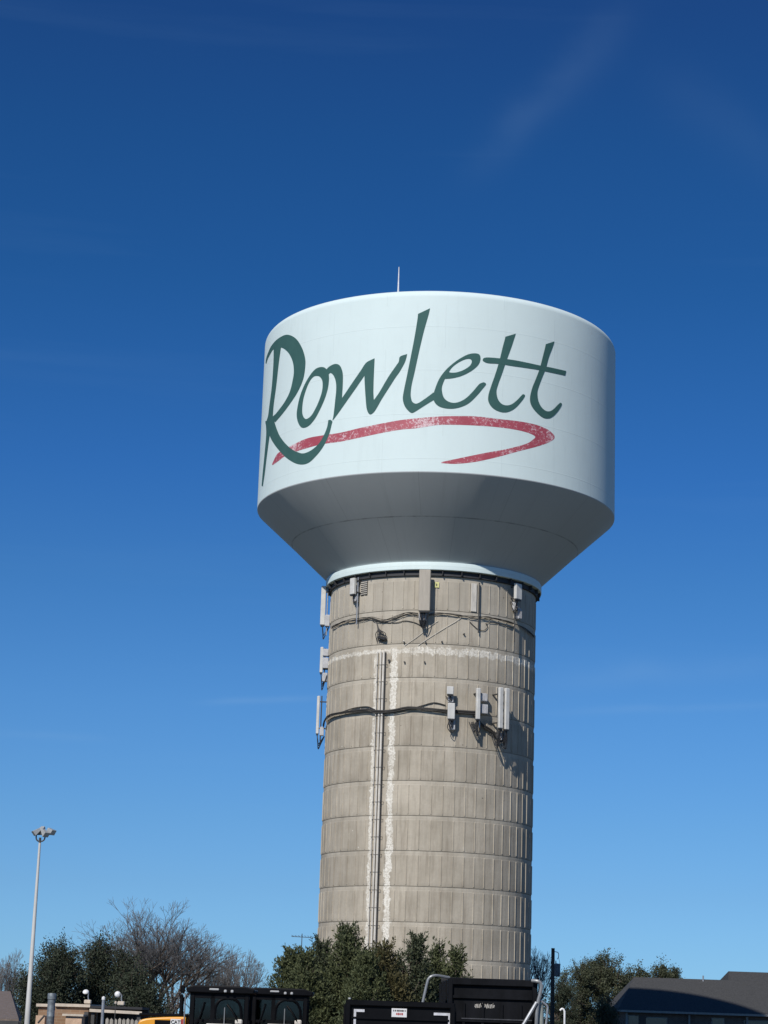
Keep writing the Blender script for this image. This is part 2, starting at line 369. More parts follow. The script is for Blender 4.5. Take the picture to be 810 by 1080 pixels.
m_bowl = steel_paint('bowl_grey_white_paint', (.50, .525, .53), 50.0)
t = NT(m_bowl); b = t.n['Principled BSDF']; src = b.inputs['Base Color'].links[0].from_socket
g = t.n.new('ShaderNodeTexCoord'); s_ = t.n.new('ShaderNodeSeparateXYZ'); t.l.new(g.outputs['Object'], s_.inputs[0])
th_ = t.m('ARCTAN2', s_.outputs[0], t.m('MULTIPLY', s_.outputs[1], -1.0)); nn_ = t.noise(t.xyz(t.m('MULTIPLY', th_, 9.0), 0.0, 0.0), .8, 3)
ln1 = t.m('MULTIPLY', t.band(s_.outputs[2], 27.86, .012, .02), t.mr(nn_, .40, .58, .25, 1.0))
up_s = t.mr(s_.outputs[2], 27.86, 27.861)
fr1 = t.m('FRACT', t.m('ADD', t.m('MULTIPLY', th_, 12/6.2832), t.m('ADD', t.m('MULTIPLY', up_s, .43), .30)))
ln2 = t.m('MULTIPLY', t.band(fr1, .5, .0012, .0025), .5)
t.l.new(t.mix(t.m('MULTIPLY', t.m('MAXIMUM', ln1, ln2), .62), src, (.13, .14, .15)), b.inputs['Base Color'])
m_dome = m_tank
ZB, ZT = 29.76, 39.95
def arc_prof(c, r, a0, a1, n):
    return [(c[0]+r*math.cos(R(a0+(a1-a0)*i/n)), c[1]+r*math.sin(R(a0+(a1-a0)*i/n))) for i in range(n+1)]
prof = [(RT, ZB+.03), (RT, ZB+2.4), (RT, ZB+4.8), (RT, ZB+7.2), (RT, ZT-.45)] + arc_prof((RT-.45, ZT-.45), .45, 8, 80, 8)
dome = [(RT-.38, ZT), (RT-2.2, ZT+.30), (RT-4.5, ZT+.62), (RT-7, ZT+.85), (.9, ZT+1.0), (.05, ZT+1.0)]
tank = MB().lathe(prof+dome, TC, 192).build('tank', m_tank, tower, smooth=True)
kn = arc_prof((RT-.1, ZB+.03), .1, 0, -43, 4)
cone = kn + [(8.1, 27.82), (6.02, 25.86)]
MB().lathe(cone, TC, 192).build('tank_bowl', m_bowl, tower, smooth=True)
m_gusset_shade = mat('gusset_and_collar_shade', (.035, .036, .04), .7)  # gusset steel, also the painted shade colour under the collar
MB().lathe([(5.95, 25.875), (6.10, 25.83), (6.12, 25.77), (6.12, 25.42), (6.10, 25.40), (5.81, 25.40)], TC, 160).build('collar', m_tank, tower, smooth=True)
MB().lathe([(5.815, 25.39), (5.90, 25.39), (5.92, 25.12), (5.815, 25.10)], TC, 160, closed=True).build('collar_shade_ring', m_gusset_shade, tower)  # added dark ring: the collar's shadow on the column top, put into colour
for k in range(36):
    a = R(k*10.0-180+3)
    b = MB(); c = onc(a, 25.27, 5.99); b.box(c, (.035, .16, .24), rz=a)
    if abs(((a+math.pi) % (2*math.pi))-math.pi) < R(110): b.build('gusset', m_gusset_shade, tower)

# ---- lettering on the tank: ribbons given by pairs of edge points on the photograph, laid onto the tank's wall
m_green = mat('letter_green_paint', (.048, .122, .112), .7, var=.05, scale=1.5, spec=.2)
m_red = bpy.data.materials.new('worn_red_paint'); m_red.use_nodes = True; t = NT(m_red); b = t.n['Principled BSDF']
g = t.n.new('ShaderNodeTexCoord'); o_ = g.outputs['Object']
big = t.noise(o_, .55, 3, .5)
wear = t.noise(o_, 7.5, 8, .85)
mm = t.mr(t.m('ADD', wear, t.m('MULTIPLY', t.m('SUBTRACT', big, .5), .5)), .53, .59)
c = t.mix(t.mr(t.noise(o_, 1.4, 5), .3, .7), (.36, .060, .085), (.44, .085, .115))
c = t.mix(t.m('MULTIPLY', mm, .75), c, (.78, .66, .68)); t.l.new(c, b.inputs['Base Color']); b.inputs['Roughness'].default_value = .55

def spline(pts, n):
    out = []; P = [pts[0]] + list(pts) + [pts[-1]]
    for i in range(1, len(P)-2):
        a, b_, c_, d = [np.array(P[i+k], float) for k in (-1, 0, 1, 2)]
        for k in range(n):
            t_ = k/n; out.append(.5*((2*b_)+(c_-a)*t_+(2*a-5*b_+4*c_-d)*t_*t_+(3*b_-a-3*c_+d)*t_**3))
    out.append(np.array(pts[-1], float)); return out
def ribbon(pairs, org, sc, off, closed=False):
    pr = [((a/sc+org[0], b_/sc+org[1], c_/sc+org[0], d/sc+org[1])) for a, b_, c_, d in pairs]
    if closed:
        full = spline(pr[-2:]+pr+pr[:3], 5); s0 = 5*2; full = full[s0:s0+5*len(pr)+1]
    else: full = spline(pr, 5)
    V = []; K = 6
    for q in full:
        for k in range(K+1):
            u = k/K; x = q[0]*(1-u)+q[2]*u; y = q[1]*(1-u)+q[3]*u
            a, z = cyl(x, y, RT); V.append(onc(a, z, RT+off))
    F = [(j*(K+1)+i, j*(K+1)+i+1, (j+1)*(K+1)+i+1, (j+1)*(K+1)+i) for j in range(len(full)-1) for i in range(K)]
    return V, F
L = {}
o1 = ((270, 340), 6.0); o2 = ((305, 370), 8.1); o4 = ((415, 320), 8.1); o5 = ((500, 340), 7.364)
R_ = [([(112,150,160,150),(111,250,146,250),(101,400,129,400),(86,520,113,520),(77,590,107,590),(64,640,100,640),(65,710,88,710),(53,850,69,850),(43,950,57,950),(36,1035,44,1038)], *o1, 0),
 ([(61,258,66,262),(66,225,74,235),(78,190,90,203),(100,145,110,172),(140,103,140,160),(195,78,172,164),(250,100,208,196),(290,158,233,250),(312,230,240,310),(311,295,232,370),(298,365,214,440),(265,440,184,500),(220,510,150,548),(170,577,122,582),(122,633,96,602)], *o1, 0),
 ([(60,625,112,610),(63,650,122,645),(80,700,134,680),(104,752,153,722),(142,805,186,766),(190,855,226,802),(245,890,268,823),(292,900,300,829),(335,888,338,816),(375,852,375,790),(412,808,405,758),(442,758,430,714),(466,700,449,668),(480,645,456,635),(484,628,458,620),(474,617,464,617)], *o1, 0)]
o_r = [([(250,143,235,215),(300,142,262,222),(332,178,283,255),(341,235,286,310),(332,320,275,370),(305,410,250,440),(270,490,222,500),(225,575,188,555),(170,640,150,582),(115,658,127,570),(80,620,113,530),(65,545,114,470),(80,440,125,400),(108,345,150,320),(150,255,180,255),(205,175,210,222)], *o2, 0, True)]
w_ = [([(312,172,330,222),(322,155,334,212),(350,130,342,198),(395,112,357,190),(435,128,382,215),(458,190,400,270),(459,280,402,340),(455,350,395,410),(450,420,388,480),(430,510,378,560),(374,594,370,592)], *o2, 0),
 ([(440,420,380,588),(470,378,430,520),(520,303,500,420),(570,230,560,335),(610,172,610,262),(655,105,650,205),(700,78,700,140),(730,64,730,70)], *o2, 0),
 ([(654,106,730,66),(650,150,729,100),(644,220,726,160),(648,320,722,260),(655,420,720,350),(662,490,722,395),(676,530,723,412),(694,544,726,417),(716,532,732,410),(742,500,746,390),(794,409,774,349),(864,299,844,229),(908,230,884,170),(944,179,916,124),(984,108,936,94),(1000,65,944,54),(1008,28,972,38)], *o2, 0)]
l_ = [([(210,90,312,42),(203,150,299,100),(178,300,258,245),(145,470,217,420),(115,620,180,590),(92,730,155,700),(80,810,147,775),(92,868,153,820),(120,910,165,845),(155,936,190,857),(190,922,215,850),(240,890,240,835),(300,852,290,800),(350,822,342,760)], *o4, 0)]
e_ = [([(440,645,468,585),(500,640,495,592),(580,620,545,588),(660,580,600,568),(720,530,650,535),(742,480,668,502),(735,440,662,480),(700,427,640,473),(640,435,600,482),(570,470,550,508),(500,520,502,545),(440,577,474,585),(388,650,437,650),(352,740,415,710),(338,800,415,755),(355,850,430,805),(400,885,465,837),(480,900,515,850),(560,890,570,838),(640,855,625,805),(710,790,680,750),(765,725,730,692),(790,692,756,678),(782,678,768,674)], *o4, 0)]
t1 = [([(242,112,323,88),(236,140,310,128),(222,190,290,190),(195,300,250,300),(165,400,216,400),(130,500,183,492),(110,570,173,540),(113,622,184,595),(150,670,212,632),(210,697,252,645),(265,695,293,635),(320,665,335,602),(370,610,365,570),(394,572,376,560),(388,560,382,558)], *o5, 0)]
t2 = [([(555,170,622,148),(549,200,612,185),(530,275,580,270),(508,360,555,360),(478,440,523,440),(450,510,495,520),(433,585,491,565),(441,640,500,615),(477,692,522,658),(530,737,555,687),(575,746,588,690),(612,730,618,672),(650,690,643,646),(680,640,662,628),(674,626,668,624)], *o5, 0)]
bar = [([(66,292,66,296),(75,278,78,306),(110,273,110,317),(200,280,190,322),(300,292,290,338),(400,311,390,352),(510,335,490,367),(600,352,590,388),(714,378,706,412)], *o5, 0)]
k = 0
for nm, rib, lab in (('letter', R_, 'large swashed capital R'), ('letter', o_r, None), ('letter', w_, None), ('letter', l_, None), ('letter', e_, None), ('letter', t1, None), ('letter', t2, None), ('letter_crossbar', bar, None)):
    Vs = []; Fs = []
    for r_ in rib:
        k += 1; V, F = ribbon(r_[0], r_[1], r_[2], .006+.0012*k, closed=len(r_) > 4)
        n0 = len(Vs); Vs += V; Fs += [tuple(i+n0 for i in f) for f in F]
    np_mesh(nm, [tuple(v) for v in Vs], Fs, m_green, tank)['label'] = lab or 'green painted letter'
    if not lab: del tank.children[-1]['label']
sw6 = [(35,352,38,358),(60,302,70,335),(85,282,100,312),(140,252,150,290),(220,215,210,270),(300,199,300,246),(400,184,400,232),(500,160,505,210),(620,135,625,185),(720,117,722,168),(810,107,810,160)]
sw = [(a/5.0625+280, b_/5.0625+420, c_/5.0625+280, d/5.0625+420) for a, b_, c_, d in sw6]
sw7 = [(150,92,150,135),(250,90,250,134),(350,92,350,138),(450,104,445,145),(550,115,540,158),(620,127,595,171),(672,143,622,181),(712,163,638,190),(738,192,640,197),(722,215,630,207),(660,240,595,229),(560,266,500,255),(450,296,400,273),(340,320,300,293),(240,330,215,311),(168,326,168,321)]
sw += [(a/4.765+430, b_/4.765+420, c_/4.765+430, d/4.765+420) for a, b_, c_, d in sw7]
V, F = ribbon(sw, (0, 0), 1.0, .005)
sob = np_mesh('swoosh', [tuple(v) for v in V], F, m_red, tank); sob['label'] = 'worn red painted underline that hooks back'

# ---- fittings of the tower
m_galv = mat('galvanised_steel', (.44, .45, .46), .42, metal=.6, scale=8)
m_conduit = mat('weathered_pale_conduit', (.66, .62, .55), .75, scale=5, stretch=(1, 1, .3))
m_dark = mat('black_rubber', (.018, .018, .02), .55)
m_bracket = mat('dark_bracket_steel', (.06, .058, .055), .6)
a0, z0 = cyl(418.2, 308, RT-.1); b = onc(a0, ZT-.1, RT-.45)
MB().tube([b, b+Vector((0, 0, .5)), b+Vector((0, 0, 1.55))], [.055, .04, .025], 8).build('lightning_rod', mat('pale_rod', (.75, .76, .78), .5), tower)
def cpath(pts, out, rad=RC):
    o = []
    for p in pts:
        a, z = cyl(p[0], p[1], rad); o.append(onc(a, z, rad+out))
    return o
def smooth(P, n=4): return [Vector(p) for p in spline([tuple(p) for p in P], n)]
for dx, rr, mt, nm in ((0, .018, m_dark, 'black_cable'), (-2.0, .062, m_conduit, 'conduit'), (-5.0, .055, m_conduit, 'conduit'), (-8.5, .03, m_conduit, 'conduit')):
    th0, zt = cyl(407.3+dx, 700, RC)
    MB().tube([onc(th0, .1, RC+.09), onc(th0, 10, RC+.09), onc(th0, 21.0, RC+.09)], rr, 8).build(nm, mt, tower)
thb, _ = cyl(404, 700, RC)
z = 1.0
while z < 21:
    b = MB(); c = onc(thb, z, RC+.165); b.box(c, (.60, .015, .014), rz=thb)
    for s_ in (-.29, .29):
        b.box(onc(thb+s_/RC, z, RC+.08), (.02, .19, .02), rz=thb)
    b.build('bracket', m_bracket, tower); z += RSTEP/2
# louvred vent beside the small antenna
th0, zv = cyl(384.5, 620.5, RC); b = MB()
b.box(onc(th0, zv, RC+.01), (.46, .05, .80), rz=th0); b.build('vent_frame', m_bracket, tower)
b = MB()
for i in range(7): b.box(onc(th0, zv-.33+i*.11, RC+.05), (.44, .06, .03), rz=th0, rx=.6)
b.build('vent_louvre', m_conduit, tower)
# anchor bolts left in the wall
for px, py in ((411, 697), (427, 698.5), (448, 698.5), (426.5, 677.5), (449, 677.5), (489, 669), (466, 677)):
    th0, z0 = cyl(px, py, RC); c = onc(th0, z0, RC)
    b = MB(); b.tube([c, onc(th0, z0, RC+.12)], .07 if px < 420 else .045, 8); b.build('anchor_bolt', m_bracket, tower)
# small yellow notice
th0, z0 = cyl(460.5, 617, RC)
sg_ = MB().box(onc(th0, z0, RC+.05), (.26, .02, .30), rz=th0).build('notice_plate', mat('faded_yellow', (.72, .70, .30), .6), tower)
MB().box(onc(th0, z0, RC+.065), (.06, .012, .13), rz=th0).build('notice_mark', m_bracket, tower)
# pale framed panel line and clamp pipe with a pale plate on the right of the big panel
th0, z0 = cyl(503.7, 641, RC); zt = cyl(503.7, 615, RC)[1]; zb = cyl(503.5, 668, RC)[1]
MB().tube([onc(th0, zb, RC+.16), onc(th0, zt, RC+.16)], .035, 8).build('mounting_pipe', m_bracket, tower)
b = MB(); b.box(onc(th0-.045, (zt+zb)/2+.55, RC+.05), (.32, .05, 1.55), rz=th0-.045); b.build('mounting_plate', m_conduit, tower, bevel=.01)

# ---- antennas hanging on the column: each one a thing
m_rad = mat('antenna_radome_white', (.62, .61, .575), .55, scale=2, var=.10)
m_beige = mat('antenna_radome_beige', (.40, .36, .30), .6, scale=3, var=.08, stretch=(3, 3, .4))
m_radio = mat('radio_housing_grey', (.50, .50, .51), .5, scale=4)
def antenna(label, th0, ztop, zbot, w, depth=.16, stand=.35, mt=m_rad, kind='panel antenna', units=(), loops=2, pipe=(0, 0), tail=.7, group=None, px=0, seed=1):
    """frame: x along the wall, -y outward, z up; origin on the wall at the panel's foot"""
    rd = random.Random(seed)
    o = thing('panel_antenna', label, kind, onc(th0, zbot, RC), rz=th0, group=group)
    h = ztop-zbot; yc = -(stand+depth/2)
    MB().box((0, yc, h/2), (w, depth, h), bev=.03).build('radome', mt, o, local=True)
    b = MB(); b.tube([(px, -stand+.10, -tail*.5-pipe[0]), (px, -stand+.10, h*.96+pipe[1])], .035, 8); b.build('mast_pipe', m_galv if px else m_bracket, o, local=True)
    for zz in (h*.15, h*.85):
        b = MB(); b.box((px/2, -stand*.5, zz), (.09+abs(px), stand, .06)); b.build('wall_bracket', m_bracket, o, local=True)
    b = MB(); b.box((0, yc, -.035), (w*.8, depth*.7, .07)); b.build('connector_plate', m_dark, o, local=True)
    for (ux, uz, uw, uh, ud) in units:
        u = MB().box((ux, -stand*.55, uz), (uw, ud, uh), bev=.02).build('radio_unit', m_radio, o, local=True)
        f_ = MB()
        for i in range(5): f_.box((ux-uw*.4+uw*.2*i, -stand*.55-ud/2-.01, uz), (.012, .03, uh*.85))
        f_.build('cooling_fins', m_radio, u, local=True); 
    for i in range(loops):
        x0 = rd.uniform(-w*.35, w*.35); x1 = rd.uniform(-.25, .25); d = tail*rd.uniform(.55, 1.1)
        P = smooth([(x0, yc, -.05), (x0+rd.uniform(-.12, .12), yc+.05, -d*.6), ((x0+x1)/2, yc*.8, -d), (x1, yc*.5, -d*.6), (x1+rd.uniform(-.1, .1), -.08, -d*.15)])
        MB().tube(P, .022, 6).build('cable_loop', m_dark, o, local=True)
    return o
def zt_(px, py): return cyl(px, py, RC)[1]
def sil(pxh, y): # height on the left silhouette plane
    d = ray(pxh, y); t_ = TC.y/d.y; return EYE.z+d.z*t_
TL = R(-86)
antenna('tall white panel on the column\'s left edge just under the tank', TL, sil(338, 620), sil(338, 661), .3, .27, .30, units=((.12, .25, .3, .65, .25),), loops=5, tail=.75, kind='antenna', pipe=(.2, 0), px=.10, seed=3)
antenna('short white panel with boxes behind it, middle one on the column\'s left edge', TL, sil(338, 684), sil(338, 711), .26, .17, .32, units=((.0, 1.15, .36, .40, .30), (.05, .55, .3, .6, .3), (.0, -.25, .26, .5, .26)), loops=5, tail=1.0, kind='antenna', seed=4)
antenna('slim white panel lowest on the column\'s left edge by the thick cable', TL-.02, sil(337, 735), sil(337, 775), .2, .16, .40, units=((.05, .15, .24, .5, .2),), loops=6, tail=.8, kind='antenna', pipe=(0, .1), seed=5)
th0, _ = cyl(372.3, 620, RC+.4); 
antenna('small white box antenna under the collar, left of the louvred vent', th0, zt_(372, 612.5), zt_(372, 629.5), .36, .2, .30, units=((.0, -.2, .26, .36, .22),), loops=2, tail=.5, kind='antenna', pipe=(1.4, .1), px=.18, seed=6)
th0, _ = cyl(448, 625, RC+.5)
antenna('large beige rectangular panel under the collar at the middle of the column', th0, zt_(448, 604.5)+.05, zt_(448, 646)-.05, .62, .30, .42, mt=m_beige, units=((-.1, -.25, .4, .4, .25),), loops=9, tail=.85, kind='antenna', seed=7)
th0, _ = cyl(545, 627, RC+.4)
antenna('small white box antenna high on the right of the column with a long dark mast', th0, zt_(545, 618.5), zt_(545, 635), .5, .2, .38, units=((.12, -.35, .3, .5, .22), (.42, -.7, .28, .6, .2)), loops=4, tail=.9, kind='antenna', pipe=(1.9, 0), seed=8)
th0, _ = cyl(474.3, 738, RC+.4)
antenna('short white square box at the top left of the lower antenna cluster', th0, zt_(474, 725.5), zt_(474, 734), .36, .16, .40, units=((.08, -.22, .28, .34, .24),), loops=2, tail=.5, kind='antenna', seed=9)
th0, _ = cyl(475.6, 751, RC+.4)
antenna('white upright box directly below the small square one in the lower antenna cluster', th0, zt_(475.5, 743), zt_(475.5, 760), .38, .2, .38, units=((.12, -.28, .3, .5, .24),), loops=4, tail=.65, kind='antenna', seed=10)
th0, _ = cyl(504, 745, RC+.5)
antenna('thin white panel with two grey radio units at its right', th0, zt_(504, 727.5), zt_(504, 760.5), .22, .2, .42, units=((.42, 1.25, .42, .42, .3), (.45, .62, .42, .5, .3)), loops=7, tail=.8, kind='antenna', px=.2, seed=11)
th0, _ = cyl(526, 750, RC+.55)
antenna('left one of the two tall slim white panels side by side', th0, zt_(526, 727.5), zt_(526, 770.5), .26, .18, .62, units=(), loops=6, tail=1.0, kind='antenna', group='pair of tall slim antennas', seed=12)
th0, _ = cyl(532.2, 751, RC+.55)
antenna('right one of the two tall slim white panels side by side', th0, zt_(532, 728.5), zt_(532, 772), .28, .18, .62, units=((.0, -.35, .22, .4, .2),), loops=7, tail=1.0, kind='antenna', group='pair of tall slim antennas', seed=13)

m_cab = mat('dusty_black_cable', (.045, .042, .038), .7)
def cable(name, pts, rr, label, mt=None, out=.05, jit=.0, strands=1):
    b = MB(); mt = mt or m_cab
    if rr > .05: strands = 4; r1 = rr*.29
    else: r1 = rr*.8
    for s_ in range(strands):
        P = cpath([(x+rng.normal()*(jit+.12*(strands > 1)), y+rng.normal()*(jit+.22*(strands > 1))+(s_-strands/2)*rr*8) for x, y in pts], out+.03*(s_ % 2))
        b.tube(smooth(P, 5), r1, 6)
    o = b.build(name, mt, smooth=True); tag(o, label, 'cable'); return o
cable('cable', [(344.5, 766), (346, 760), (351, 755.5), (360, 753), (375, 751), (390, 749.5), (396, 751), (408, 751), (418, 750), (428, 748), (436, 747.5), (455, 749), (474, 751)], .09, 'thick black cable sagging round the column to the lower antennas', out=.16)
cable('cable', [(346, 756), (360, 751.5), (375, 747), (388, 745.5), (396, 748.5), (410, 752.5), (424, 750), (436, 747), (446, 744.5), (458, 742), (470, 744)], .035, 'thinner wavy cable just above the thick black cable on the column', out=.06, jit=.3)
cable('cable', [(479, 751), (488, 751.6), (497, 752.2), (503, 752.6)], .12, 'short thick black cable joining the box antenna to the thin white panel', out=.12)
cable('cable', [(504, 761), (507, 765), (511, 768), (516, 771), (520, 774), (526, 775)], .10, 'black cable sagging from the thin panel to the pair of slim panels', out=.14)
cable('cable', [(352, 663), (356, 660), (364, 656.5), (373, 655), (384, 653), (392, 652), (397, 653.5), (404, 655), (413, 654), (423, 650), (431, 647.5), (441, 648.5)], .06, 'dark cable bundle from the left edge to the big beige panel', out=.10, jit=.3, strands=2)
cable('cable', [(393, 653), (405, 656.5), (418, 657), (428, 655), (438, 657), (444, 660)], .025, 'thin black cable drooping left of the big beige panel', out=.05)
cable('cable', [(452, 649), (462, 647.5), (472, 648), (484, 650), (494, 651), (504, 651.5), (514, 652), (524, 653.5), (534, 656), (545, 660), (554, 665), (561, 672)], .055, 'dark cable bundle running right from the big beige panel', out=.10, jit=.3, strands=2)
cable('cable', [(495, 656), (499, 660), (504, 664), (510, 665), (514, 661), (512, 657.5), (520, 657), (530, 659), (538, 662), (542, 660)], .022, 'thin looping cable under the cable bundle on the right', out=.05)
cable('cable', [(441, 681), (462, 667), (480, 656), (487, 651)], .018, 'thin pale wire slanting up to the right below the bundle, farther right', mt=m_conduit, out=.04)
cable('cable', [(427, 681), (440, 672), (455, 660), (462, 655)], .018, 'thin pale wire slanting up to the big beige panel, farther left', mt=m_conduit, out=.04)
# splice closure where the conduits end
th0, z0 = cyl(404, 672, RC)
sp_ = thing('cable_splice', 'black tangled splice box where the conduits end below the cable bundle', 'splice box', onc(th0, z0, RC), rz=th0)
MB().box((0.05, -.15, -.1), (.5, .24, .16), rx=0, ry=.35, bev=.04).build('closure', m_dark, sp_, local=True)
for i in range(6):
    P = smooth([(-.3+.1*i, -.1, -.25), (-.35+.12*i, -.2, .15), (-.25+.02*i, -.15, .4), (-.42, -.06, .9)]); MB().tube(P, .022, 6).build('cable_loop', m_dark, sp_, local=True)

# ------------------------------------------------------------------ foliage helpers
def leaf_mat(name, c1, c2, c3=None, rough=.7, sc=1.3):
    M = bpy.data.materials.new(name); M.use_nodes = True; t = NT(M); b = t.n['Principled BSDF']
    g = t.n.new('ShaderNodeTexCoord'); n1 = t.noise(g.outputs['Object'], sc, 3); n2 = t.noise(g.outputs['Object'], 14.0, 2)
    c = t.mix(t.mr(t.m('ADD', n1, t.m('MULTIPLY', t.m('SUBTRACT', n2, .5), .8)), .3, .7), c1, c2)
    if c3: c = t.mix(t.mr(t.noise(g.outputs['Object'], .45, 3), .5, .62), c, c3)
    t.l.new(c, b.inputs['Base Color']); b.inputs['Roughness'].default_value = rough; b.inputs['Specular IOR Level'].default_value = .3
    return M
def unit(v): return v/np.maximum(np.linalg.norm(v, axis=-1, keepdims=True), 1e-9)
def leaf_quads(P, D, ln, wd, rg):
    """one narrow leaf per point: P base, D direction"""
    n = len(P); D = unit(D); s = unit(np.cross(D, rg.normal(size=(n, 3))))
    L = (ln*rg.uniform(.6, 1.3, n))[:, None]; Wd = (wd*rg.uniform(.6, 1.3, n))[:, None]
    V = np.stack([P-s*Wd*.15, P+D*L*.5-s*Wd*.5, P+D*L, P+D*L*.5+s*Wd*.5], 1).reshape(-1, 3)
    return V, np.arange(n*4).reshape(-1, 4)
def tubes_np(segs, n=4):
    """segs: (m,8) p0 p1 r0 r1"""
    A = np.array(segs); p0, p1, r0, r1 = A[:, :3], A[:, 3:6], A[:, 6], A[:, 7]
    d = unit(p1-p0); ref = np.where(np.abs(d[:, 2:3]) < .9, np.array([[0, 0, 1.]]), np.array([[1., 0, 0]]))
    a = unit(np.cross(d, ref)); b = np.cross(d, a); m_ = len(A); V = np.zeros((m_, 2*n, 3))
    for k in range(n):
        w = 2*math.pi*k/n; o = a*math.cos(w)+b*math.sin(w)
        V[:, k] = p0+o*r0[:, None]; V[:, n+k] = p1+o*r1[:, None]
    F = np.array([[k, (k+1) % n, n+(k+1) % n, n+k] for k in range(n)])
    return V.reshape(-1, 3), (np.arange(m_)[:, None, None]*2*n+F[None]).reshape(-1, 4)

m_bark = mat('bark', (.11, .085, .065), .95, var=.25, scale=4, stretch=(1, 1, .25), bump=.6, bscale=20)
m_twig = mat('grey_twigs', (.125, .12, .12), .9, var=.2, scale=3)

def branch_tree(base, height, spread, seed, levels=6, up=.35, r0=.2, trunk=.18, nb=3, ratio=.74, wig=.04, fork=4, rmin=.006):
    """recursive bare branching; returns trunk segments, fine segments and tips"""
    rg = np.random.default_rng(seed); big = []; small = []; tips = []
    def grow(p, d, ln, r, lev):
        ns = 3; q = p
        for i in range(ns):
            d = unit(d+rg.normal(size=3)*wig+np.array([0, 0, up*.12])); e = q+d*ln/ns
            ra = r*(1-.30*i/ns); rb = r*(1-.30*(i+1)/ns)
            (big if r > .035 else small).append([*q, *e, max(ra, rmin), max(rb, rmin)])
            if lev > 0 and lev < levels-1 and i < ns-1 and rg.random() < .75:
                dd = unit(d+unit(rg.normal(size=3))*.75); grow(e, dd, ln*ratio*.7, rb*.5, lev-2) if lev > 1 else None
            q = e
        if lev <= 0: tips.append(q); return
        k = nb if rg.random() < .6 else nb-1
        az = rg.uniform(0, 6.28)
        for i in range(k):
            a = az+6.283*i/k+rg.normal()*.3; s = spread*rg.uniform(.6, 1.25)
            ref = unit(np.cross(d, [0.3, .2, .9])); r2 = np.cross(d, ref)
            dd = unit(d+(ref*math.cos(a)+r2*math.sin(a))*s)
            grow(q, dd, ln*ratio*rg.uniform(.8, 1.15), r*.62, lev-1)
    b = np.array(base, float); tp = b+np.array([rg.normal()*.1, rg.normal()*.1, height*trunk])
    big.append([*b, *tp, r0*1.25, r0])
    L0 = height*(1-trunk)*(1-ratio)/(1-ratio**(levels+1))*1.12
    az = rg.uniform(0, 6.28)
    for i in range(fork):
        a = az+6.283*i/fork; s = spread*(.55+.5*rg.random())
        grow(tp, unit(np.array([math.cos(a)*s, math.sin(a)*s, 1.0])), L0*rg.uniform(.85, 1.1), r0*.66, levels)
    return big, small, tips
def bare_tree(label, px, y_top, Y, width_px, seed, group=None, cat='tree', levels=7, fork=5, spread=.5, r0=.2, nb=3, mt=None):
    p = at(px, 1075, Y); gz = ground_z(p.x, p.y); top = at(px, y_top, Y).z; H = top-gz
    b, s_, tips = branch_tree((p.x, p.y, gz-.1), H, spread, seed, levels=levels, fork=fork, r0=r0, nb=nb)
    A = np.array(b+s_); ext = np.abs(A[:, 3]-p.x).max(); ht = A[:, 5].max()-gz
    sx = (width_px/2*Y/FPX)/np.quantile(np.abs(A[:, 3]-p.x), .985); sz_ = H/np.quantile(A[:, 5]-gz, .999)
    def fix(Q):
        Q = np.array(Q)
        for o in (0, 3):
            Q[:, o] = p.x+(Q[:, o]-p.x)*sx; Q[:, o+1] = p.y+(Q[:, o+1]-p.y)*sx; Q[:, o+2] = gz+(Q[:, o+2]-gz)*sz_
        return Q
    t = thing('bare_tree', label, cat, (p.x, p.y, gz), group=group)
    V, F = tubes_np(fix(b), 6); np_mesh('trunk', V, F, m_bark, t, smooth=True)
    V, F = tubes_np(fix(s_), 3); np_mesh('crown', V, F, mt or m_twig, t)
    return t

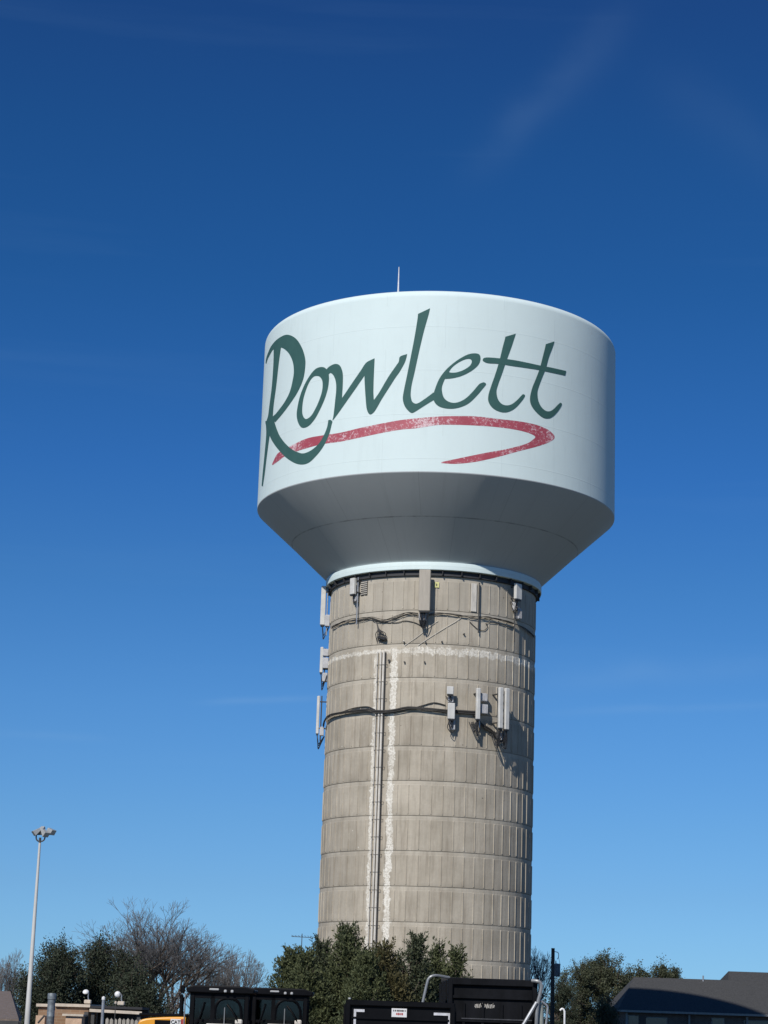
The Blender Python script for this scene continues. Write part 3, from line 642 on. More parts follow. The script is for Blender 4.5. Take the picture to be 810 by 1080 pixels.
def juniper(label, px, y_top, Y, width_px, seed, mt, group, lean=0, n_spray=750, base_w=1.0):
    """upswept sprays on a tapering leader: a ragged cone with pointed plumes"""
    rg = np.random.default_rng(seed); p = at(px, 1075, Y); gz = ground_z(p.x, p.y); H = at(px, y_top, Y).z-gz; Rm = width_px/2*Y/FPX
    t = thing('juniper', label, 'evergreen tree', (p.x, p.y, gz), group=group)
    # a few leaders share the crown
    nl = 5; leaders = [(0, 0, 1.0)] + [(math.cos(a)*Rm*.5, math.sin(a)*Rm*.5, rg.uniform(.62, .86)) for a in rg.uniform(0, 6.28, nl)]
    segs = []; sp = []
    for lx, ly, lh in leaders:
        segs.append([p.x, p.y, gz, p.x+lx*.6, p.y+ly*.6, gz+H*.3, .12, .08]); segs.append([p.x+lx*.6, p.y+ly*.6, gz+H*.3, p.x+lx, p.y+ly, gz+H*lh*.97, .08, .012])
    P = []; D = []
    for i in range(n_spray):
        lx, ly, lh = leaders[0] if rg.random() < .4 else leaders[rg.integers(1, len(leaders))]
        hh = rg.random()**1.15*lh*.97; a = rg.uniform(0, 6.283)
        env = Rm*((1-hh/lh)**.82*1.04+.03)*(.62 if lh < 1 else 1.0)*min(1, .6+hh*2.2)*rg.uniform(.55, 1.3)
        d = unit(np.array([math.cos(a), math.sin(a), rg.uniform(.45, 1.2)+.9*hh]))
        o = np.array([p.x+lx*min(1, hh*2+.3), p.y+ly*min(1, hh*2+.3), gz+hh*H]) + lean*np.array([hh*hh, 0, 0])
        tip = o+np.array([math.cos(a), math.sin(a), 0])*env; ln = rg.uniform(.45, 1.25)
        root = tip-d*ln*.7
        k = 42; u = rg.random(k)**.8
        pts = root+d*ln*u[:, None]+rg.normal(size=(k, 3))*(.085*(1-u*.85))[:, None]
        P.append(pts); D.append(d+rg.normal(size=(k, 3))*.55)
        segs.append([*(o+(root-o)*.2-np.array([0, 0, .15])), *root, .018, .008])
        # inner fill so the crown has body
        k2 = 14; v = rg.random(k2)**.6
        P.append(o+(root-o)*v[:, None]+rg.normal(size=(k2, 3))*.13); D.append(rg.normal(size=(k2, 3))+np.array([0, 0, .5]))
    # pointed plumes that break the outline
    for i in range(int(n_spray*.12)):
        lx, ly, lh = leaders[rg.integers(len(leaders))]; hh = (1-rg.random()**1.6)*lh; a = rg.uniform(0, 6.283)
        env = Rm*((1-hh/lh)**.75*.95+.02)*(.62 if lh < 1 else 1.0)
        d = unit(np.array([math.cos(a)*.75, math.sin(a)*.75, rg.uniform(.7, 1.5)])); o = np.array([p.x+lx+math.cos(a)*env*.8, p.y+ly+math.sin(a)*env*.8, gz+hh*H*.93]); ln = rg.uniform(.35, .8); o = o-d*ln*.55
        k = 60; u = rg.random(k); P.append(o+d*ln*u[:, None]+rg.normal(size=(k, 3))*(.10*(1-u)+.012)[:, None]); D.append(d+rg.normal(size=(k, 3))*.4)
    P = np.concatenate(P); D = np.concatenate(D)
    V, F = tubes_np(segs, 4); np_mesh('trunk', V, F, m_bark, t)
    V, F = leaf_quads(P, D, .115, .042, rg); np_mesh('crown', V, F, mt, t)
    return t

def broadleaf(label, px, y_top, Y, width_px, seed, mt, group=None, name='oak_tree', n_cl=420, leaf=.10, lobes=9, low=.02, per=90, trunk_r=.16, dens=1.0):
    rg = np.random.default_rng(seed); p = at(px, 1075, Y); gz = ground_z(p.x, p.y); H = at(px, y_top, Y).z-gz; Rm = width_px/2*Y/FPX
    t = thing(name, label, 'tree', (p.x, p.y, gz), group=group)
    cs = []
    for i in range(lobes):
        a = rg.uniform(0, 6.28); r_ = Rm*rg.uniform(.25, .68); h = rg.uniform(.34, .80)
        cs.append((math.cos(a)*r_, math.sin(a)*r_*.8, h*H, Rm*rg.uniform(.26, .42), H*rg.uniform(.13, .21)))
    for i in range(5):
        a = 1.26*i+seed; cs.append((math.cos(a)*Rm*.62, math.sin(a)*Rm*.5, H*.2, Rm*.34, H*.16))
    cs.append((0, 0, H*.78, Rm*.38, H*.21)); cs.append((0, 0, H*.5, Rm*.5, H*.25))
    segs = [[p.x, p.y, gz-.1, p.x, p.y, gz+H*.25, trunk_r*1.2, trunk_r]]; P = []; D = []
    for cx, cy, cz, cr, ch in cs:
        segs.append([p.x, p.y, gz+H*.22, p.x+cx*.5, p.y+cy*.5, gz+cz*.7, trunk_r*.6, trunk_r*.35]); segs.append([p.x+cx*.5, p.y+cy*.5, gz+cz*.7, p.x+cx, p.y+cy, gz+cz, trunk_r*.35, trunk_r*.12])
    for i in range(int(n_cl*dens)):
        cx, cy, cz, cr, ch = cs[rg.integers(len(cs))]
        d = unit(rg.normal(size=3)); rr = rg.uniform(.45, 1.12)
        c = np.array([p.x+cx+d[0]*cr*rr, p.y+cy+d[1]*cr*rr, gz+cz+d[2]*ch*rr])
        if c[2] < gz+H*low: continue
        k = int(per*rg.uniform(.4, 1.2)); e = unit(d+np.array([0, 0, .5])+rg.normal(size=3)*.4); ln = rg.uniform(.35, .8)
        u = rg.random(k); pts = c+e*ln*(u[:, None]-.4)+rg.normal(size=(k, 3))*rg.uniform(.10, .2)
        P.append(pts); D.append(rg.normal(size=(k, 3))+e*.8)
        segs.append([p.x+cx*.8, p.y+cy*.8, gz+cz*.92, *(c+e*ln*.4), .03, .006])
    P = np.concatenate(P); D = np.concatenate(D)
    V, F = tubes_np(segs, 5); np_mesh('trunk', V, F, m_bark, t)
    V, F = leaf_quads(P, D, leaf, leaf*.55, rg); np_mesh('crown', V, F, mt, t)
    return t

m_jun = leaf_mat('juniper_foliage', (.034, .045, .018), (.105, .118, .052), (.068, .086, .046))
m_jun_b = leaf_mat('browned_juniper_foliage', (.046, .046, .018), (.120, .104, .045), (.065, .080, .038))
m_jun_g = leaf_mat('blue_green_juniper_foliage', (.026, .036, .018), (.085, .098, .054))
m_oak = leaf_mat('live_oak_foliage', (.016, .022, .013), (.055, .068, .040))
m_oak2 = leaf_mat('far_oak_foliage', (.028, .035, .018), (.095, .105, .058), rough=.6)
GJ = 'junipers growing in front of the column'
juniper('broad low juniper leftmost of the row in front of the column', 305, 1000, 72, 84, 11, m_jun, GJ, n_spray=1200)
juniper('second juniper from the left, reaching up at the column\'s left edge', 336, 990, 71, 70, 12, m_jun_g, GJ, n_spray=700)
juniper('tallest dark green juniper, beside the foot of the white patched stripes', 364, 976, 69, 92, 13, m_jun, GJ, n_spray=1000)
juniper('low green juniper filling between the two leftmost junipers', 322, 1004, 68, 76, 18, m_jun, GJ, n_spray=800)
juniper('low green juniper between the tallest one and the browned one', 386, 1004, 66, 60, 19, m_jun, GJ, n_spray=700)
juniper('browned juniper with reddish foliage in the middle of the row', 404, 993, 67, 84, 14, m_jun_b, GJ, n_spray=800)
juniper('pointed blue green juniper right of the browned one', 437, 986, 69, 66, 15, m_jun_g, GJ, n_spray=700)
juniper('narrow juniper between the pointed one and the rightmost one', 459, 993, 71, 46, 16, m_jun, GJ, n_spray=480)
juniper('small juniper rightmost of the row, over the black trailer', 480, 1000, 70, 50, 17, m_jun, GJ, n_spray=520)

GO = 'dark evergreen oaks at the left'
broadleaf('dark rounded oak behind the lamp pole, leftmost of the evergreen oaks', 52, 992, 95, 84, 21, m_oak, GO, n_cl=950)
broadleaf('dark oak right of the lamp pole under the big bare tree', 103, 990, 98, 78, 22, m_oak, GO, n_cl=950)
broadleaf('low dark oak at the foot of the big bare tree', 142, 1021, 92, 66, 23, m_oak, GO, n_cl=700)
broadleaf('low dark oak right of the bare tree, behind the loaders', 186, 1036, 96, 66, 24, m_twig, GO, n_cl=160, per=40, name='brown_shrub')
bare_tree('large bare spreading tree at the left, tallest of the bare trees', 163, 951, 112, 150, 31, levels=7, fork=7, spread=.44, r0=.24)
bare_tree('smaller bare tree between the large bare tree and the junipers', 248, 1002, 122, 66, 32, levels=6, fork=5, spread=.42, r0=.12)
bare_tree('low bare tree at the right foot of the large bare tree', 219, 1008, 118, 62, 36, levels=6, fork=5, spread=.42, r0=.12)
bare_tree('bare tree at the far left edge of the photo beyond the shingled roof', 6, 1003, 125, 44, 33, levels=6, fork=5, spread=.42, r0=.12)
bare_tree('bare tree just right of the concrete column, left of the utility pole', 562, 1000, 140, 44, 34, levels=6, fork=5, spread=.40, r0=.12)
GR = 'evergreen trees at the right by the brick house'
broadleaf('tall evergreen tree left of the brick house, highest at the right', 641, 1004, 182, 82, 41, m_oak2, GR, n_cl=620, leaf=.16)
broadleaf('evergreen tree between the utility pole and the taller tree', 611, 1012, 180, 56, 42, m_oak2, GR, n_cl=380, leaf=.13)
broadleaf('dark low tree behind the right end of the black dump trailer', 588, 1034, 172, 46, 43, m_oak, GR, n_cl=260, leaf=.12)
broadleaf('tree showing over the lower roof ridge of the brick house', 694, 1014, 185, 54, 44, m_oak2, GR, n_cl=560, leaf=.15)
broadleaf('evergreen crown between the tallest right tree and the roof ridge', 668, 1013, 184, 46, 46, m_oak2, GR, n_cl=460, leaf=.15)
broadleaf('low shrub at the near left corner of the brick house', 640, 1052, 146, 30, 45, m_oak2, GR, n_cl=160, leaf=.11, name='shrub')

# ------------------------------------------------------------------ brick house at the right
def brick(name, c1, c2, mortar, sc=1.0):
    M = bpy.data.materials.new(name); M.use_nodes = True; t = NT(M); b = t.n['Principled BSDF']
    g = t.n.new('ShaderNodeTexCoord'); s_ = t.n.new('ShaderNodeSeparateXYZ'); t.l.new(g.outputs['Object'], s_.inputs[0])
    u = t.m('ADD', s_.outputs[0], s_.outputs[1]); br = t.n.new('ShaderNodeTexBrick'); t.l.new(t.xyz(u, s_.outputs[2], 0.0), br.inputs['Vector'])
    br.inputs['Scale'].default_value = 1.0; br.inputs['Brick Width'].default_value = .22*sc; br.inputs['Row Height'].default_value = .075*sc; br.inputs['Mortar Size'].default_value = .008*sc
    br.inputs['Color1'].default_value = (*c1, 1); br.inputs['Color2'].default_value = (*c2, 1); br.inputs['Mortar'].default_value = (*mortar, 1)
    t.l.new(br.outputs['Color'], b.inputs['Base Color']); b.inputs['Roughness'].default_value = .9
    return M
m_shingle = mat('grey_shingles', (.062, .062, .061), .95, var=.3, scale=9, bump=.5, bscale=14, stretch=(1, 1, 4))
m_shingle_b = mat('brown_shingles', (.20, .155, .125), .95, var=.2, scale=9, bump=.5, bscale=14, stretch=(1, 1, 4))
m_brick_d = brick('red_brown_brick', (.10, .06, .05), (.15, .10, .08), (.20, .18, .16))
m_trim = mat('pale_trim_paint', (.27, .255, .23), .6)
m_glass = mat('window_glass', (.02, .025, .03), .08, var=.02, spec=.8)
HY = 161.8; pe = at(652, 1065, HY); eave = pe.z; hx0 = pe.x; hx1 = hx0+22.0; gzh = ground_z(hx0+6, HY+5)
house = thing('brick_house', 'single storey brick house with a grey shingled roof, at the right', 'house', (hx0+11, HY+6, gzh))
rise = at(700, 1031.5, HY+5.5).z-eave
b = MB(); wz0, wz1 = gzh, eave-.12
b.box((hx0+.6+10.6, HY+.6+5.2, (wz0+wz1)/2), (21.2, 10.4, wz1-wz0)); b.build('wall', m_brick_d, house)
def hiproof(x0, x1, y0, y1, z, h, run, name='roof', thick=.12, end=None):
    ym = (y0+y1)/2; e2 = run if end is None else end
    top = [(x0, y0, z), (x1, y0, z), (x1, y1, z), (x0, y1, z), (x0+run, ym, z+h), (x1-e2, ym, z+h)]
    bot = [(x, y, z-thick) for x, y, z in top[:4]]
    V = top+bot; F = [(0,1,5,4), (1,2,5), (2,3,4,5), (3,0,4), (0,6,7,1), (1,7,8,2), (2,8,9,3), (3,9,6,0), (6,9,8,7)]
    return MB().add(V, F)
hiproof(hx0, hx1, HY, HY+11.0, eave, rise, 1.9).build('roof', m_shingle, house)
# taller cross roof behind
xh = at(771, 1024, HY+6.8).x; zh = at(771, 1024, HY+6.8).z
MB().add([(xh-.35, HY+6.8-1.0, eave+rise-.35), (xh+14, HY+5.8, eave+rise-.35), (xh+14, HY+13, eave+rise-.35), (xh-.35, HY+13, eave+rise-.35), (xh, HY+8.0, zh), (xh+13, HY+8.0, zh)],
         [(0,1,5,4), (1,2,5), (2,3,4,5), (3,0,4), (3,2,1,0)]).build('upper_roof', m_shingle, house)
# upper plane carried down to the eave on the right part, as in the photograph
b = MB(); zf = eave+.06
b.add([(xh-.6, HY+.2, zf+.02), (hx1+.4, HY+.2, zf+.02), (hx1+.4, HY+8.0, zh), (xh, HY+8.0, zh), (xh-.6, HY+.2, zf-.06), (hx1+.4, HY+.2, zf-.06), (hx1+.4, HY+8.0, zh-.1), (xh, HY+8.0, zh-.1)],
      [(0,1,2,3), (7,6,5,4), (0,3,7,4), (1,5,6,2), (0,4,5,1), (3,2,6,7)])
b.build('roof_plane', m_shingle, house)
MB().box(((hx0+hx1)/2, HY-.06, eave-.07), (hx1-hx0+.1, .10, .16)).build('gutter', m_trim, house)
for px, wd in ((661, .14), (788, .16), (727, .14)):
    x = at(px, 1070, HY+.3).x; MB().box((x, HY+.35, (gzh+eave-.2)/2), (wd, .14, eave-.2-gzh)).build('porch_post', m_trim, house)
for px, w_, dz, h_ in ((668, .9, 0, 1.2), (692, 1.7, .1, 1.4), (757, 1.0, 0, 1.5), (798, 2.0, .1, 1.5)):
    x = at(px, 1070, HY+.6).x; zc = eave-.35-h_/2-dz
    f_ = MB().box((x, HY+.58, zc), (w_, .10, h_)).build('window', m_trim, house)
    MB().box((x, HY+.525, zc), (w_-.14, .04, h_-.14)).build('pane', m_glass, f_)
x = at(676, 1070, HY+.5).x
d_ = MB().box((x, HY+.57, gzh+1.05), (.95, .10, 2.1)).build('door', mat('dark_door', (.05, .03, .025), .5), house)
x = at(742, 1030, HY+5).x; MB().tube([(x, HY+5.2, eave+rise-.2), (x, HY+5.2, eave+rise+.28)], .06, 8).build('roof_vent', m_galv, house)

# ------------------------------------------------------------------ left: low shingled shed roof
sh = at(22, 1069.5, 62); ez = sh.z; gz = ground_z(sh.x, sh.y)
shed = thing('shingled_house', 'low brown shingled roof corner with dark eave at the left edge', 'house', (sh.x-3, sh.y-8, gz))
dv = Vector((4.2, -26, 0)).normalized(); pv = Vector((dv.y, -dv.x, 0))       # along the eave towards us; inward to the left
A_ = Vector((sh.x, sh.y, ez)); B_ = A_+dv*26; w_ = 12.0
c4 = [A_, B_, B_+pv*w_, A_+pv*w_]; r0_ = at(11, 1045.5, sh.y+.5); r2_ = r0_+pv*6.0
b = MB(); lo = [p-Vector((0, 0, .04)) for p in c4]
b.add(c4+lo+[r0_, r2_], [(0,1,8), (1,2,9,8), (2,3,9), (3,0,8,9), (0,4,5,1), (1,5,6,2), (2,6,7,3), (3,7,4,0), (4,7,6,5)])
b.build('roof', m_shingle_b, shed)
b = MB()
for p, q in ((c4[0], c4[1]), (c4[0], c4[3]), (c4[1], c4[2])):
    n_ = (q-p).cross(Vector((0, 0, 1))).normalized()*.05
    if p is c4[0] and q is c4[3]: n_ = -n_
    b.poly([p+n_-Vector((0, 0, .03)), q+n_-Vector((0, 0, .03)), q+n_-Vector((0, 0, .25)), p+n_-Vector((0, 0, .25))], -n_*1.6)
b.build('fascia', m_bracket, shed)
b = MB(); i_ = .45; q4 = [A_+dv*i_+pv*i_, B_-dv*i_+pv*i_, B_-dv*i_+pv*(w_-i_), A_+dv*i_+pv*(w_-i_)]
b.poly([(p.x, p.y, gz-.3) for p in q4], (0, 0, ez-.06-gz+.3)); b.build('wall', mat('shed_wall', (.42, .38, .32), .85), shed)

# ------------------------------------------------------------------ tan block building, pipe, lamps, fence
TY = 52.0
m_tanbrick = brick('tan_brick', (.24, .145, .085), (.28, .18, .11), (.29, .21, .14))
m_cream = mat('peach_stucco', (.60, .42, .29), .85, scale=4, bump=.3)
m_cap = mat('pale_coping', (.58, .50, .40), .8)
tb = at(67, 1061.5, TY); gz = ground_z(tb.x, TY); xl = at(40.5, 1065, TY).x; xr = at(93.5, 1065, TY).x; zt = at(67, 1062, TY).z
bld = thing('utility_building', 'small flat roofed tan brick building with pale coping, behind the steel pipe', 'building', ((xl+xr)/2, TY+1.5, gz))
MB().box(((xl+xr)/2, TY+1.6, (gz-.2+zt)/2), (xr-xl, 3.2, zt-gz+.2)).build('wall', m_tanbrick, bld)
for xa, xb_, dz in ((xl-.05, at(57, 1060, TY).x, 0), (at(58.5, 1060, TY).x, xr+.04, .02)):
    MB().box(((xa+xb_)/2, TY+1.6, zt+.025+dz), (xb_-xa, 3.36, .07)).build('coping', m_cap, bld)
xa = at(70, 1070, TY-.6).x; xb_ = at(87, 1070, TY-.6).x; zz = at(78, 1071.5, TY-.6).z
ext = MB().box(((xa+xb_)/2, TY-.35, (gz-.2+zz)/2), (xb_-xa, .66, zz-gz+.2)).build('annex', m_cream, bld)
MB().box(((xa+xb_)/2-.02, TY-.36, zz+.02), (xb_-xa+.12, .76, .05)).build('coping', m_cap, ext)
xa = at(38.5, 1070, TY-.6).x; xb_ = at(48, 1070, TY-.6).x; zz = at(43, 1071, TY-.6).z
ext = MB().box(((xa+xb_)/2, TY-.35, (gz-.2+zz)/2), (xb_-xa, .66, zz-gz+.2)).build('annex', m_cream, bld)
x = at(90.5, 1072, TY-.1).x; MB().box((x, TY-.03, zt-.55), (.10, .05, .9)).build('downpipe', m_bracket, bld)
# brace seen against the pale annex
p0, p1 = at(40, 1079, TY-.9), at(47, 1071, TY-.9); MB().tube([p0, p1], .025, 6).build('brace', m_bracket, bld)

PY = 40.0; pp = at(54, 1062, PY); zt_p = at(54, 1047.5, PY).z; gz = ground_z(pp.x, PY)
m_zinc = mat('spangled_zinc', (.20, .225, .24), .5, metal=.3, scale=14, var=.25)
pipe = thing('steel_flue_pipe', 'grey galvanised upright flue pipe with a cap in front of the tan building', 'pipe', (pp.x, PY, gz))
rp_ = 3.9*PY/FPX
prof_ = [(.001, gz-.1), (rp_, gz-.1)]
z = gz
while z < zt_p-.5: z += .42; prof_ += [(rp_, z-.03), (rp_*1.05, z-.015), (rp_*1.05, z), (rp_, z+.01)]
prof_ += [(rp_, zt_p-.12)]
MB().lathe(prof_, (pp.x, PY, 0), 28).build('pipe_body', m_zinc, pipe, smooth=True)
MB().lathe([(rp_, zt_p-.12), (rp_*1.14, zt_p-.11), (rp_*1.14, zt_p-.03), (rp_*1.02, zt_p), (rp_*.8, zt_p), (rp_*.8, zt_p-.2), (.001, zt_p-.2)], (pp.x, PY, 0), 28).build('cap', m_zinc, pipe, smooth=True)

m_lampw = mat('white_enamel', (.80, .80, .78), .4)
def dish_lamp(label, px, ptop, pb, pd, Yd, armdx, group, tilt):
    """round white lamp head on a thin bent arm, standing on a small pale base"""
    base = at(px+armdx, pb, Yd); o = thing('security_lamp', label, 'lamp', base, group=group)
    hd = at(px, ptop, Yd)-base
    MB().box((0, 0, .05), (.17, .17, .10), bev=.02).build('base', m_cap, o, local=True)
    s_ = 1 if hd.x > 0 else -1
    MB().tube(smooth([(-.02*s_, 0, .08), (0, 0, hd.z*.55), (0, 0, hd.z*.95), (hd.x*.5, -.02, hd.z*1.05), (hd.x, -.03, hd.z)]), .014, 8).build('arm', m_galv, o, local=True)
    r_ = 3.2*Yd/FPX; b = MB(); n = 24
    M = Matrix.Rotation(tilt, 3, 'X') @ Matrix.Rotation(.3*s_, 3, 'Y')
    prof = [(.002, -.55), (.45, -.5), (.8, -.3), (.97, -.05), (1.0, .1), (.9, .12), (.002, .05)]
    vs = []
    for pr_, pz in prof:
        for k_ in range(n): vs.append(hd + M @ Vector((pr_*r_*math.cos(6.2832*k_/n), pz*r_, pr_*r_*math.sin(6.2832*k_/n))))
    b.add(vs, [(i*n+k_, i*n+(k_+1) % n, (i+1)*n+(k_+1) % n, (i+1)*n+k_) for i in range(len(prof)-1) for k_ in range(n)])
    b.build('lamp_head', m_lampw, o, local=True, smooth=True)
dish_lamp('white round lamp on a bent arm at the right end of the tan building', 90.5, 1046.0, 1058.8, 3.4, TY+.3, 2.0, 'white round lamps', -.9)
dish_lamp('white round lamp on a bent arm above the picket fence', 124, 1048.8, 1060.5, 3.6, TY+.3, 3.6, 'white round lamps', .1)
# dark lean-to roof with pale edge, carrying the second lamp
q = at(95, 1064, TY); q2 = at(150, 1068.5, TY); gz = ground_z(q.x+1, TY)
lean = thing('carport', 'dark low canopy roof with a pale front edge right of the tan building', 'canopy', (q.x+.7, TY+.8, gz))
zc = at(100, 1060.5, TY+.3).z
MB().box(((q.x+q2.x)/2, TY+.8, zc-.035), (q2.x-q.x, 1.7, .06)).build('roof', mat('dark_felt', (.025, .025, .028), .8), lean)
MB().box(((q.x+q2.x)/2, TY-.09, at(110, 1066.6, TY).z), (q2.x-q.x, .06, .07), ry=.02).build('front_edge', m_cap, lean)
MB().box(((q.x+q2.x)/2, TY+1.55, (gz+zc)/2), (q2.x-q.x, .08, zc-gz-.1)).build('back_panel', m_bracket, lean)
for x in (q.x+.08, q2.x-.08): MB().box((x, TY, (gz+zc)/2-.05), (.08, .08, zc-gz-.1)).build('post', m_bracket, lean)
fz = at(128, 1074, TY-.7).z
fen = thing('picket_fence', 'weathered pale picket fence under the dark canopy', 'fence', (at(128, 1074, TY-.7).x, TY-.7, gz))
m_pick = mat('weathered_wood', (.38, .35, .30), .9, scale=6, var=.25, stretch=(4, 4, .5))
xx = at(111.5, 1074, TY-.7).x; x1 = at(150, 1074, TY-.7).x; i = 0
while xx < x1:
    h_ = fz-gz+rng.normal()*.015
    MB().poly([(xx, TY-.7, gz), (xx+.075, TY-.7, gz), (xx+.075, TY-.7, gz+h_-.04), (xx+.038, TY-.7, gz+h_), (xx, TY-.7, gz+h_-.04)], (0, .02, 0)).build('picket', m_pick, fen); xx += .1; i += 1
for zz in (gz+.4, fz-.3): MB().box(((at(111.5, 1074, TY-.7).x+x1)/2, TY-.65, zz), (x1-at(111.5, 1074, TY-.7).x, .05, .08)).build('rail', m_pick, fen)
q = at(109.2, 1053, 49); gz = ground_z(q.x, 49)
po = thing('steel_post', 'thin grey steel post standing left of the picket fence', 'post', (q.x, 49, gz))
MB().tube([(q.x, 49, gz-.1), (q.x, 49, q.z)], .035, 10).build('shaft', m_galv, po)
MB().lathe([(.001, q.z+.05), (.04, q.z+.03), (.042, q.z-.03), (.03, q.z-.03)], (q.x, 49, 0), 12).build('cap', m_lampw, po)
q = at(122, 1057.5, 50); zb_ = gz
po = thing('garden_stake', 'very thin dark stake with a small pale knob below the round lamp', 'stake', (q.x, 50, gz))
MB().tube([(q.x, 50, gz), (q.x, 50, q.z)], .012, 6).build('shaft', m_bracket, po)
MB().lathe([(.001, q.z+.04), (.03, q.z+.02), (.03, q.z-.02), (.012, q.z-.04)], (q.x, 50, 0), 10).build('knob', m_cap, po)

# ------------------------------------------------------------------ floodlight pole
LY = 88.0; lt = at(42.0, 889, LY); gz = ground_z(lt.x, LY)
lp = thing('floodlight_pole', 'tall grey tapered pole carrying a cluster of floodlights, far left', 'lamp post', (lt.x, LY, gz))
MB().lathe([(.115, gz-.1), (.11, gz+3), (.09, (gz+lt.z)/2), (.05, lt.z), (.001, lt.z+.02)], (lt.x, LY, 0), 20).build('pole', mat('brushed_galvanised', (.60, .59, .56), .5, metal=.0, scale=3, stretch=(1, 1, .2)), lp, smooth=True)
MB().tube([(lt.x, LY, lt.z-.1), (lt.x, LY, lt.z+.22)], .05, 8).build('tenon', m_bracket, lp)
MB().tube(smooth([(lt.x-.17, LY, lt.z+.36), (lt.x-.165, LY, lt.z+.18), (lt.x-.1, LY, lt.z+.09), (lt.x, LY, lt.z+.06), (lt.x+.12, LY, lt.z+.09), (lt.x+.19, LY, lt.z+.18), (lt.x+.2, LY, lt.z+.36)]), .03, 8).build('yoke', m_bracket, lp)
MB().tube([(lt.x-.22, LY, lt.z+.35), (lt.x+.40, LY, lt.z+.37)], .028, 8).build('crossarm', m_bracket, lp)
m_hous = mat('floodlight_housing', (.42, .43, .42), .4, metal=.15)
m_lens = mat('floodlight_glass', (.55, .57, .58), .15, var=.03)
def flood(x, y, z, yaw, pitch):
    M = Matrix.Rotation(yaw, 3, 'Z') @ Matrix.Rotation(pitch, 3, 'X'); c = Vector((x, y, z)); b = MB()
    w2, w1, h2, h1, d = .15, .08, .12, .06, .32       # wide glass face, narrow back
    vs = [c+M @ Vector(v) for v in ((-w2, -d/2, -h2), (w2, -d/2, -h2), (w2, -d/2, h2), (-w2, -d/2, h2), (-w1, d/2, -h1), (w1, d/2, -h1), (w1, d/2, h1), (-w1, d/2, h1))]
    b.add(vs, [(0,1,2,3), (5,4,7,6), (0,4,5,1), (1,5,6,2), (2,6,7,3), (3,7,4,0)]); o = b.build('floodlight', m_hous, lp, bevel=.012)
    b = MB(); vs = [c+M @ Vector(v) for v in ((-w2+.02, -d/2-.012, -h2+.02), (w2-.02, -d/2-.012, -h2+.02), (w2-.02, -d/2-.012, h2-.02), (-w2+.02, -d/2-.012, h2-.02))]; b.add(vs, [(0,1,2,3)]); b.build('lens', m_lens, o)
flood(lt.x-.16, LY-.05, lt.z+.47, R(-70), R(38)); flood(lt.x+.03, LY+.12, lt.z+.56, R(-25), R(50)); flood(lt.x+.20, LY-.15, lt.z+.42, R(50), R(40)); flood(lt.x+.42, LY+.05, lt.z+.52, R(60), R(32))

# ------------------------------------------------------------------ TV aerial, utility pole, hooked post
q = at(318.5, 988, 84); gz = ground_z(q.x, 84)
ae = thing('tv_aerial', 'thin old television aerial on a mast above the leftmost junipers', 'aerial', (q.x, 84, gz))
MB().tube([(q.x, 84, gz), (q.x, 84, q.z+.12)], .018, 6).build('mast', m_bracket, ae)
MB().tube([(q.x-.42, 84, q.z), (q.x+.36, 84, q.z-.02)], .014, 6).build('boom', m_bracket, ae)
for i in range(7):
    x = q.x-.4+i*.125; l_ = .42-.035*i; MB().tube([(x, 84-l_, q.z+.03), (x+.05, 84+l_, q.z+.03)], .008, 5).build('element', m_bracket, ae)
UY = 158.0; q = at(583.3, 1000, UY); gz = ground_z(q.x, UY)
m_wood = mat('creosoted_wood', (.055, .042, .033), .9, scale=5, stretch=(2, 2, .2))
up_ = thing('utility_pole', 'dark wooden utility pole with a transformer right of the tower', 'utility pole', (q.x, UY, gz))
MB().tube([(q.x, UY, gz-.2), (q.x, UY, q.z)], [.17, .13], 12).build('pole', m_wood, up_)
tz = at(587.3, 1023.5, UY); MB().lathe([(.001, tz.z-.47), (.23, tz.z-.45), (.25, tz.z-.40), (.25, tz.z+.38), (.28, tz.z+.40), (.27, tz.z+.46), (.001, tz.z+.52)], (tz.x, UY-.05, 0), 20).build('transformer', mat('transformer_grey', (.13, .15, .17), .5), up_, smooth=True)
MB().box((q.x+.16, UY, tz.z), (.12, .10, .5)).build('hanger', m_bracket, up_)
MB().tube([(tz.x-.08, UY, tz.z+.5), (tz.x-.08, UY, tz.z+.72)], [.05, .03], 8).build('bushing', m_bracket, up_)
MB().tube(smooth([(q.x+.1, UY, q.z-.25), (q.x+.38, UY, q.z-.32), (q.x+.42, UY, q.z-.62), (q.x+.32, UY, q.z-.80)]), .03, 6).build('cutout_fuse', m_galv, up_)
MB().tube(smooth([(q.x+.4, UY, q.z-.6), (q.x+.55, UY, q.z-1.2), (tz.x+.15, UY, tz.z+.55)]), .014, 5).build('drop_wire', m_bracket, up_)
q = at(595.5, 1064, 60); gz = ground_z(q.x, 60)
tag(MB().tube(smooth([(q.x, 60, gz-.1), (q.x, 60, q.z-.3), (q.x-.01, 60, q.z-.06), (q.x-.07, 60, q.z), (q.x-.13, 60, q.z-.05)]), .028, 8).build('hooked_post', m_lampw, smooth=True), 'short white post with a hooked top right of the black dump trailer', 'post')

